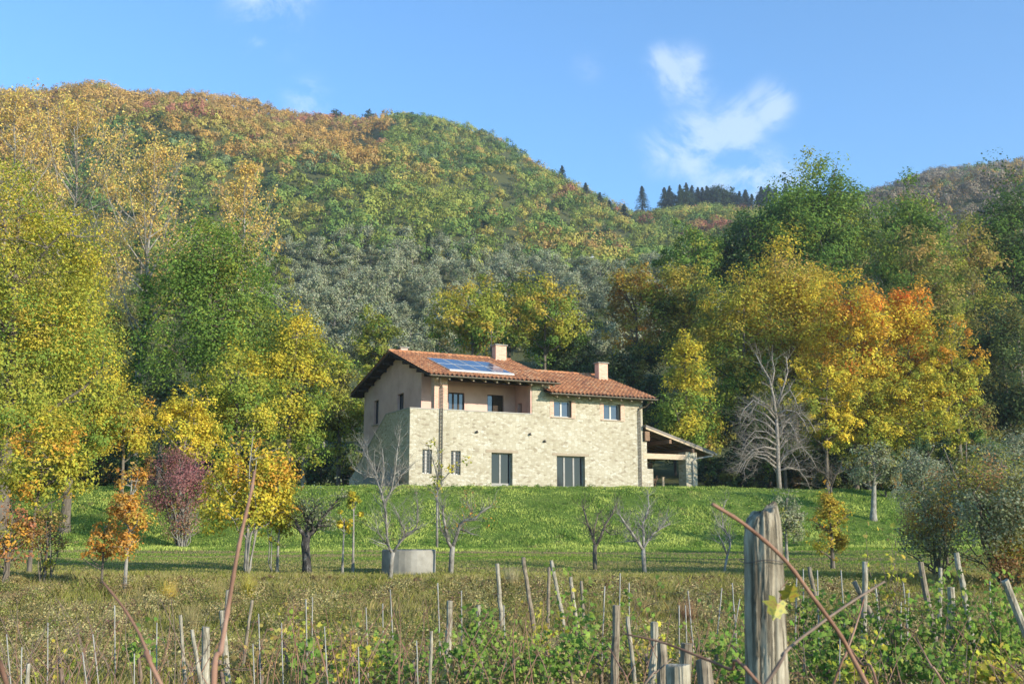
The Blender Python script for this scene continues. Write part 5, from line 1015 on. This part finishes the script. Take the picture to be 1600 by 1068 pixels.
ST = [ # head x,y, foot x,y, width px, material, label
 (282, 960, 290, 1068, 5, 'stakewood', 'leaning grey stake left of the stump-like post at lower left'), (300, 983, 313, 1066, 6, 'stakewood', 'twisted stake between the leaning grey stake and the thick one'), (322, 979, 320, 1068, 12, 'stakewood', 'thick flat-topped stake at lower left'),
 (356, 921, 350, 1000, 6, 'stakewood', 'tall pale split stake behind the reddish cane at lower left'), (347, 953, 356, 1068, 9, 'stakewood', 'forked stout stake before the tall split one'), (394, 937, 380, 1040, 5, 'stakedark', 'slanting thin stake right of the reddish cane'),
 (45, 1036, 43, 1068, 6, 'stakewood', 'short grey stake at the far lower left'), (674, 985, 673, 1036, 5, 'stakewood', 'short pale stake left of the straight round post'), (703, 938, 697, 1068, 9, 'stakewood', 'straight round post in the middle of the vineyard'),
 (746, 945, 752, 1040, 7, 'stakewood', 'pale leafy stake right of the straight round post'), (777, 880, 787, 1010, 6.5, 'stakewood', 'tall grey stake with vine at its waist'), (817, 870, 840, 1018, 6.5, 'stakedark', 'tallest bare stake leaning left'), (858, 885, 856, 990, 5, 'stakedark', 'thin stake crossed behind the leaning one'), (861, 875, 884, 990, 6, 'stakewood', 'bare stake leaning across its thin neighbour'),
 (891, 901, 905, 1000, 6, 'stakewood', 'leafy stake right of the crossed pair'), (908, 907, 919, 1068, 5, 'stakedark', 'slender stake wrapped in vine beside the leafy one'), (963, 945, 960, 1068, 12, 'stakedark', 'smooth round post left of the stump group'), (980, 962, 988, 1030, 6.5, 'stakewood', 'curved pale stake right of the smooth round post'),
 (1024, 971, 1021, 1030, 12, 'stakewood', 'rearmost post of the cluster of cut posts'), (1033, 1003, 1033, 1068, 15, 'stakedark', 'brownish post in the cluster of cut posts, left of the biggest stump'), (1073, 1004, 1071, 1068, 19, 'stakedark', 'brownish post right behind the biggest stump'), (1099, 1029, 1101, 1068, 24, 'stakedark', 'darker stump right of the biggest stump'),
 (1059, 1037, 1059, 1068, 38, 'stakewood', 'biggest pale sawn stump in front of the post cluster'), (1264, 885, 1272, 920, 6.5, 'stakedark', 'dark leaning stake just right of the big weathered post'), (1352, 877, 1350, 1048, 8.5, 'stakewood', 'straight pale stake right of the long cane'), (1334, 908, 1368, 970, 8, 'stakedark', 'stake slanting across behind the straight pale one'),
 (1438, 877, 1462, 1016, 9, 'stakedark', 'dark stake leaning left in the vines at the right'), (1470, 887, 1468, 1000, 6, 'stakewood', 'slim stake between two thicker ones at the right'), (1486, 917, 1486, 1068, 11, 'stakewood', 'knotty grey stake among the right-hand vines'), (1494, 863, 1507, 930, 8.5, 'stakewood', 'high stake with vine climbing it at the right'), (1570, 906, 1590, 953, 12, 'stakewood', 'stout slanting stake at the right edge')]
for (x0, y0, x1, y1, w, mt, lab) in ST: stake('vineyard_stake', lab, 'stake', x0, y0, x1, y1, w, mt)
TH = [(10, 990, 17, 1060), (34, 1010, 33, 1068), (75, 972, 76, 1068), (129, 1018, 135, 1068), (145, 990, 154, 1068), (179, 945, 179, 1068), (234, 1015, 235, 1068), (245, 972, 245, 1060), (395, 1005, 398, 1068), (404, 958, 406, 1068), (440, 972, 442, 1068), (478, 935, 479, 1000), (488, 932, 488, 960), (507, 978, 510, 1045),
      (572, 948, 574, 1010), (598, 942, 598, 1020), (610, 920, 614, 1000), (684, 910, 689, 1068), (721, 922, 722, 1022), (787, 945, 789, 1000), (969, 895, 968, 945), (983, 910, 983, 935), (945, 915, 943, 960), (1061, 945, 1061, 1000), (1075, 922, 1083, 1015), (1071, 945, 1073, 1000),
      (1128, 918, 1122, 980), (1144, 910, 1147, 958), (1156, 935, 1148, 980), (1245, 893, 1244, 1010), (1255, 888, 1255, 950), (1277, 890, 1278, 1068), (1314, 890, 1316, 935), (1312, 985, 1313, 1060), (1367, 905, 1375, 985), (1411, 908, 1415, 960), (1367, 903, 1378, 1020), (1314, 890, 1316, 930), (1420, 920, 1418, 1000), (1408, 940, 1410, 1060), (1547, 905, 1548, 1010), (560, 1010, 561, 1068), (651, 1000, 653, 1068), (210, 1020, 209, 1068)]
for i, (x0, y0, x1, y1) in enumerate(TH):
    zone = 'left' if x0 < 420 else 'middle' if x0 < 1000 else 'right'
    stake('thin_rod', 'thin pale training rod standing in the %s part of the vineyard' % zone, 'rod', x0, y0, x1, y1, 1.9, 'rod', Y=13.5 + (i * 37 % 50) / 10, group='thin pale rods in the %s part of the vineyard' % zone, sides=5)
# trellis wires, sagging from row to row
for i, (px0, px1, Y0, Y1, h) in enumerate([(540, 1660, 14.5, 13, 1.05), (560, 1660, 14.5, 13, .7), (-60, 560, 15.5, 15, .85), (700, 1680, 17.5, 17, 1.1)]):
    a = Vector((*ground_at_dir(px0, Y0), 0)); a = Vector((a.x, Y0, a.y + h)); b_ = ground_at_dir(px1, Y1); b_ = Vector((b_[0], Y1, b_[1] + h)); n = 24
    pts = [a.lerp(b_, t / n) - Vector((0, 0, .05 * abs(sin(t * pi / 4)))) for t in range(n + 1)]
    o = MB().tube(pts, .0022, 4).build('trellis_wire', M['metal']); tag(o, ['upper wire of the nearer trellis row', 'lower wire of the nearer trellis row', 'trellis wire in the left part of the vineyard', 'trellis wire of the farther right-hand row'][i], 'wire')
# vine leaf: five-lobed blade with a notch at the stalk, slightly cupped
LA = [(-90, .12), (-62, .55), (-35, .72), (-12, .50), (8, .86), (32, .56), (58, .80), (78, .70), (90, 1.0)]
LA = LA + [(180 - a, r) for a, r in LA[-2:0:-1]]
LP = np.array([(r * cos(radians(a)) * .5, r * sin(radians(a)) * .5, -.10 * r * r) for a, r in LA])
def vineleaves(rng, P, nn, size, cols):
    n = len(P); k = len(LP); t = np.cross(nn, rng.normal(size=(n, 3))); t /= np.linalg.norm(t, axis=1, keepdims=True) + 1e-6; b = np.cross(nn, t); s = (size * (.55 + .7 * rng.random(n)))[:, None, None]
    V = P[:, None, :] + s * (LP[None, :, 0:1] * t[:, None, :] + LP[None, :, 1:2] * b[:, None, :] + LP[None, :, 2:3] * nn[:, None, :])
    V = np.concatenate([V, (P + nn * s[:, 0] * .02)[:, None, :]], 1)
    i = np.arange(k); tri = np.stack([i, (i + 1) % k, np.full(k, k)], 1); F = (tri[None] + (np.arange(n) * (k + 1))[:, None, None]).reshape(-1, 3)
    c = np.clip(cols * (1 + .14 * rng.normal(size=(n, 1))) * (1 + .06 * rng.normal(size=(n, 3))), .01, .9); return V.reshape(-1, 3), F, np.repeat(c, k, 0)
VG = pal(((.16, .26, .05), 3), ((.23, .33, .06), 2), ((.32, .38, .08), 1.2), ((.11, .17, .05), 1)); VY = pal(((.50, .46, .06), 2), ((.30, .36, .06), 1.6), ((.40, .28, .08), 1), ((.62, .50, .08), .8)); VB = pal(((.34, .22, .09), 1.6), ((.46, .38, .10), 1.4), ((.20, .24, .06), 1.2))
def vine(px, ytop, Y, w, nleaf, palette, label, seed, group=None, canes=4):
    rng = np.random.default_rng(seed); rr = random.Random(seed); X, g = ground_at_dir(px, Y); H = max(.5, at(px, ytop, Y).z - g); W_ = w / 2 * Y / FPX
    root = empty('grape_vine', (X, Y, g), 0, label, 'grape vine', group); mb = MB(); P = []
    mb.tube([(0, 0, -.05), (.03, .02, .25), (-.02, 0, .55)], [.028, .022, .018], 7)
    for c in range(canes + 2):
        a = rr.uniform(-1, 1); p = Vector((-.02, 0, rr.uniform(.3, .55))); pts = [p]; m = 9; top = H * rr.uniform(.75, 1.05) if c else H
        for i in range(m):
            p = p + Vector((a * W_ / m * 1.2 + rr.gauss(0, .035), rr.gauss(0, .05), (top - .45) / m + rr.gauss(0, .03))); pts.append(p)
        mb.tube(pts, [.007 - .0005 * i for i in range(m + 1)], 5); P += [q for q in pts[1:]]
    mb.build('trunk', M['canedark'], root, smooth=True)
    A = np.array([tuple(q) for q in P]); k = rng.integers(0, len(A), nleaf); Q = A[k] + rng.normal(size=(nleaf, 3)) * np.array([.10, .10, .09]) * (.7 + W_)
    nn = rng.normal(size=(nleaf, 3)) * .6 + np.array([.35, -.6, .45]); nn /= np.linalg.norm(nn, axis=1, keepdims=True)
    V, F, c = vineleaves(rng, Q, nn, .085, pick(rng, palette, nleaf, (Q[:, 2]) / H)); mesh_np('foliage', V, F, M['leaf'], root, c)
VN = [(448, 960, 15, 50, 60, VY, 'yellowing vine with brown leaf edges left of the vineyard middle'), (515, 985, 14.5, 60, 90, VY, 'yellow and green vine in the middle left'), (560, 968, 14, 60, 110, VB, 'rusty brown and yellow vine right of the yellow and green one'), (555, 1010, 12.5, 90, 120, VY, 'low bright yellow vine in front of the rusty one'), (620, 1000, 13, 70, 120, VG, 'green vine left of the short pale stake'), (410, 1000, 13.5, 60, 60, VB, 'thin rusty vine right of the slanting stake'),
      (222, 985, 13.5, 30, 70, VG, 'slim green vine climbing alone at the lower left'), (100, 1025, 12.5, 50, 16, VY, 'nearly bare vine with one yellow leaf cluster at the far left'), (480, 1020, 12, 80, 90, VG, 'low green vine under the yellowing ones'),
      (650, 1020, 12, 80, 110, VG, 'leafy green vine left of the straight round post'), (745, 942, 13.5, 45, 110, VG, 'green vine on the pale leafy stake'), (728, 1010, 12, 70, 130, VG, 'dense low vine at the foot of the straight round post'), (785, 975, 13.5, 60, 130, VG, 'green vine around the tall grey stake'), (805, 1010, 12, 90, 160, VG, 'broad low green vine below the tallest stake'), (855, 960, 14, 40, 90, VY, 'yellow vine between the crossed stakes'), (905, 925, 14, 40, 120, VG, 'vine climbing high on the leafy stake'), (890, 1000, 12, 90, 190, VG, 'big green vine left of the smooth round post'), (985, 925, 14.5, 40, 90, VG, 'dark green vine topping the curved pale stake'), (935, 985, 13, 60, 120, VG, 'green vine directly left of the smooth round post'), (1010, 975, 13, 90, 120, VY, 'yellow-orange vine around the cut posts'), (1120, 1000, 13, 80, 150, VG, 'green vine left of the big weathered post'), (1150, 950, 14, 60, 110, VG, 'loose green vine behind the big weathered post'), (1165, 1010, 11, 60, 110, VG, 'low green vine at the foot of the big weathered post'),
      (1262, 925, 14, 60, 150, VG, 'green vine right of the big weathered post'), (1300, 920, 14, 60, 170, VG, 'dense green vine on the dark leaning stake'), (1290, 990, 12, 90, 190, VG, 'broad green vine under the long cane'), (1345, 935, 13.5, 60, 150, VG, 'green vine by the straight pale stake'), (1385, 960, 13, 70, 150, VG, 'green vine right of the straight pale stake'), (1400, 1010, 11.5, 90, 150, VG, 'low green vine between the right-hand stakes'), (1396, 850, 13.5, 24, 60, VY, 'lone tall yellow-green shoot above the vines on the right'), (1445, 930, 13.5, 60, 150, VG, 'green vine on the dark left-leaning stake'), (1515, 885, 13, 60, 230, VG, 'tall lush vine at the high stake on the right'), (1500, 960, 12.5, 90, 220, VG, 'lush vine filling the space by the knotty stake'), (1560, 950, 12.5, 90, 220, VG, 'lush vine beside the stout slanting stake'), (1590, 930, 13, 60, 150, VG, 'vine at the right edge behind the stout slanting stake'), (1470, 1020, 11, 90, 160, VG, 'low green vine at the lower right'), (1560, 1030, 11, 100, 160, VY, 'yellowing low vine in the lower right corner'), (1340, 1030, 11, 80, 120, VY, 'yellowish low vine beneath the crossing canes'), (350, 1030, 12, 60, 50, VB, 'sparse brown vine by the forked stake')]
for i, (px, yt, Y, w, nl, pl, lab) in enumerate(VN): vine(px, yt, Y, w, int(nl * (1.7 if px > 1230 else 1.3)), pl, lab, 500 + i)
# bare shoots rising everywhere between the vines
rr = random.Random(8)
def shoot(pts, r0, r1, label, mat='cane', group=None, nodes=True, name='vine_cane'):
    """a cane through real points; thickened at its nodes, the lowest point in the ground"""
    P = [Vector(p) for p in pts]; base = P[0].copy(); root_loc = base; Q = []; R = []; n = 6
    for i in range(len(P) - 1):
        for j in range(n):
            t = j / n; p0 = P[max(i - 1, 0)]; p1 = P[i]; p2 = P[i + 1]; p3 = P[min(i + 2, len(P) - 1)]
            q = .5 * ((2 * p1) + (p2 - p0) * t + (2 * p0 - 5 * p1 + 4 * p2 - p3) * t * t + (-p0 + 3 * p1 - 3 * p2 + p3) * t ** 3); Q.append(q - root_loc)
    Q.append(P[-1] - root_loc); m = len(Q)
    for i in range(m): R.append((r0 + (r1 - r0) * i / (m - 1)) * (1.22 if nodes and i % 5 == 3 else 1))
    o = MB().tube(Q, R, 10).build(name, M[mat], None, smooth=True); o.location = root_loc; return tag(o, label, 'cane', group)
for i in range(240):
    px = rr.choice([rr.uniform(380, 700), rr.uniform(700, 1180), rr.uniform(1230, 1600), rr.uniform(0, 400)]) if i % 6 else rr.uniform(0, 300); Y = rr.uniform(9.5, 14); X, g = ground_at_dir(px, Y); a = rr.uniform(-.5, .5); H = rr.uniform(.6, 1.25)
    pts = [(X, Y, g - .05), (X + a * .2 * H, Y, g + H * .35), (X + a * .6 * H, Y + rr.uniform(-.1, .1), g + H * .7), (X + a * H + rr.uniform(-.1, .1), Y, g + H)]
    shoot(pts, .006, .0022, 'thin reddish brown bare shoot rising between the vines', 'cane' if i % 3 else 'canedark', 'thin bare shoots between the vines', False)

# ================================================================== NEAR POST AND CANES
def big_post():
    Y = 2.75; a = at(1197, 783, Y); b = at(1205, 1068, Y); dirn = (b - a); dirn = dirn / abs(dirn.z); a0 = at(1190, 800, Y); g = gz(a.x, Y); L_ = a0.z - g + .15
    base = a0 + Vector((dirn.x, 0, -1)) * L_; root = empty('vineyard_post', base, 0, 'big weathered cracked wooden post with slanted broken top, nearest in the vineyard', 'post'); rg = np.random.default_rng(3); ns, nh = 96, 150; V = []; ax = a0 - base
    ang = np.linspace(0, 2 * pi, ns, endpoint=False)
    for j in range(nh + 1):
        t = j / nh; c = ax * t
        w = (66 - 13 * np.clip((t - .55) / .45, 0, 1)) / 2 / FPX * Y * (1.05 if t < .3 else 1)
        r = w * (1 + .05 * np.sin(ang * 2 + 1 + t * 1.5) + .03 * np.sin(ang * 5 + t * 3) + .028 * np.sin(ang * 9 + 2 + 1.3 * np.sin(t * 9)))
        for (ac, wd, dp, f) in ((3.9, .055, .24, 6), (4.62, .05, .16, 9), (5.15, .06, .22, 7), (5.6, .05, .14, 11), (4.3, .04, .10, 13), (2.9, .06, .2, 5), (1.2, .06, .2, 5)):
            r = r * (1 - dp * np.exp(-((ang - ac - .10 * sin(t * f) - .05 * sin(t * f * 3)) / wd) ** 2) * (.55 + .45 * sin(t * f * 1.7 + ac)))
        r = r * (1 + .012 * rg.normal(size=ns)); x = c.x + r * np.cos(ang); y = c.y + r * np.sin(ang); z = np.full(ns, c.z)
        k_ = np.clip((t - .955) / .045, 0, 1)
        z = z + k_ * (.020 * np.cos(ang - .15) + .006 * np.sin(ang * 3 + 1) + .004 * np.sin(ang * 7)); e_ = 1 - .16 * k_ ** 3
        x = c.x + (x - c.x) * e_; y = c.y + (y - c.y) * e_
        V.append(np.stack([x, y, z], 1))
    top = V[-1]; cen = top.mean(0)
    for s in (.75, .45, .15):
        q = cen + (top - cen) * s; q[:, 2] += .0015 * rg.normal(size=ns) + .004 * (1 - s); V.append(q)
    V = np.concatenate(V); nr = nh + 4; ii = np.arange(nr * ns).reshape(nr, ns); F = np.stack([ii[:-1], np.roll(ii[:-1], -1, 1), np.roll(ii[1:], -1, 1), ii[1:]], -1).reshape(-1, 4)
    mesh_np('shaft', V, F, M['postwood'], root, smooth=True)
    MB().tube([ax * .93 + Vector((.075 * cos(t) * .78, .075 * sin(t) * .78, .004 * sin(3 * t))) for t in np.linspace(0, 6.3, 40)], .0012, 5).build('binding_wire', M['metal'], root)
big_post()
def canepx(ptsY, r0, r1, label, mat='cane'):
    """near cane given by (px, py, Y); continued down into the soil"""
    P = [at(*q) for q in ptsY]; q = P[0]; g = gz(q.x, q.y); d = (P[0] - P[1]); e = d.normalized(); kk = (q.z - g + .05); sl2 = max(-.9, min(.9, e.x / max(.15, -e.z))); low = Vector((q.x + sl2 * kk * .55, q.y + .05, g - .05)); mid = Vector((q.x + sl2 * kk * .42, q.y + .02, q.z - kk * .5))
    return shoot([low, mid] + P, r0, r1, label, mat)
canepx([(1358, 1075, 2.35), (1315, 995, 2.3), (1272, 935, 2.25), (1225, 873, 2.2), (1165, 820, 2.15), (1113, 787, 2.1)], .0052, .0034, 'long straight reddish cane crossing the big weathered post')
canepx([(1192, 1075, 2.3), (1225, 1020, 2.35), (1280, 975, 2.4), (1330, 940, 2.45), (1382, 908, 2.5)], .0044, .0024, 'dark cane rising right from the foot of the big post and crossing the long one', 'canedark')
canepx([(1190, 1072, 2.4), (1140, 1045, 2.45), (1085, 1022, 2.5), (1035, 1003, 2.55), (978, 990, 2.6)], .0045, .0022, 'pale reddish cane arching left above the sawn stumps')
canepx([(255, 1075, 1.9), (235, 1030, 1.92), (215, 985, 1.95), (190, 945, 1.97), (160, 908, 2.0)], .0042, .0018, 'tapering cane leaning left at the lower left')
canepx([(333, 1090, 2.0), (345, 1015, 2.05), (357, 945, 2.1), (368, 880, 2.12), (379, 825, 2.15), (392, 770, 2.2), (398, 735, 2.25)], .0060, .0026, 'tall upright red-brown cane in front of the orange maple')
canepx([(14, 1080, 2.0), (6, 1058, 2.0), (-4, 1035, 2.0)], .005, .003, 'short cane in the lower left corner')
canepx([(1372, 1075, 2.9), (1345, 1035, 3.0), (1300, 975, 3.1), (1282, 945, 3.15)], .0035, .002, 'thin red cane slanting left beside the long one')
canepx([(1300, 1075, 3.0), (1322, 1020, 3.0), (1338, 975, 3.05), (1350, 935, 3.1)], .004, .002, 'thin red cane leaning right behind the long one')
canepx([(985, 1075, 4.2), (968, 1040, 4.3), (950, 1008, 4.4)], .004, .002, 'short fine cane left of the sawn stumps')
canepx([(1000, 1078, 3.6), (1025, 1050, 3.7), (1050, 1028, 3.8)], .004, .002, 'fine crooked cane between the sawn stumps', 'canedark')
canepx([(1600, 1062, 3.2), (1570, 1048, 3.2), (1545, 1038, 3.2)], .003, .0015, 'fine pale shoot at the lower right edge')
canepx([(1480, 1075, 3.2), (1455, 1040, 3.2), (1432, 995, 3.3)], .0035, .0018, 'fine red shoot at the lower right')
# hanging side twigs of the long cane's neighbour
# yellow leaf on the post
p = at(1218, 940, 2.55); root = empty('vine_leaf', p, 0, 'crumpled yellow vine leaf caught on the big weathered post', 'leaf'); rg = np.random.default_rng(2)
k = len(LP); mb = MB()
for cx_, cz_, sc_, rot, tilt in ((-.006, -.008, .060, 2.7, 1.1), (.024, .016, .052, -.2, -1.7)):
    b0 = len(mb.v); R_ = Vector
    for q in np.vstack([LP, [[0, 0, .02]]]):
        x = (q[0] * cos(rot) - q[1] * sin(rot)) * sc_ / .8; z = (q[0] * sin(rot) + q[1] * cos(rot)) * sc_ / .8; mb.v.append((cx_ + x, tilt * z * .5 + abs(q[0]) * sc_ * .5, cz_ + z))
    mb.f += [(b0 + i, b0 + (i + 1) % k, b0 + k) for i in range(k)]
yl, nty, by, ly = newmat('yellow_leaf'); by.inputs['Base Color'].default_value = (.55, .47, .04, 1); by.inputs['Roughness'].default_value = .6; n_ = noise(nty, 60, 4, .6, objco(nty)); r_ = ramp(nty, [(.38, (.16, .17, .03)), (.52, (.36, .32, .03)), (.66, (.30, .17, .04))]); ly(n_.outputs[0], r_.inputs[0]); ly(r_.outputs[0], by.inputs['Base Color'])
mb.build('blade', yl, root); MB().tube([(0, 0, .0), (.01, .02, .03), (.03, .03, .05)], .001, 5).build('stalk', M['cane'], root)

# ================================================================== AIR
hb = MB().box((-1500, -200, -70), (1500, 1500, 420)).build('haze', M['metal'])
mh = bpy.data.materials.new('pale_air'); mh.use_nodes = True; nh_ = mh.node_tree; nh_.nodes.clear(); ho = nh_.nodes.new('ShaderNodeOutputMaterial'); pv = nh_.nodes.new('ShaderNodeVolumePrincipled')
pv.inputs['Color'].default_value = (.80, .88, 1, 1); pv.inputs['Density'].default_value = .00022; pv.inputs['Anisotropy'].default_value = .2; nh_.links.new(pv.outputs[0], ho.inputs['Volume'])
hb.data.materials.clear(); hb.data.materials.append(mh); tag(hb, 'thin pale autumn haze softening the far hill', kind='stuff')
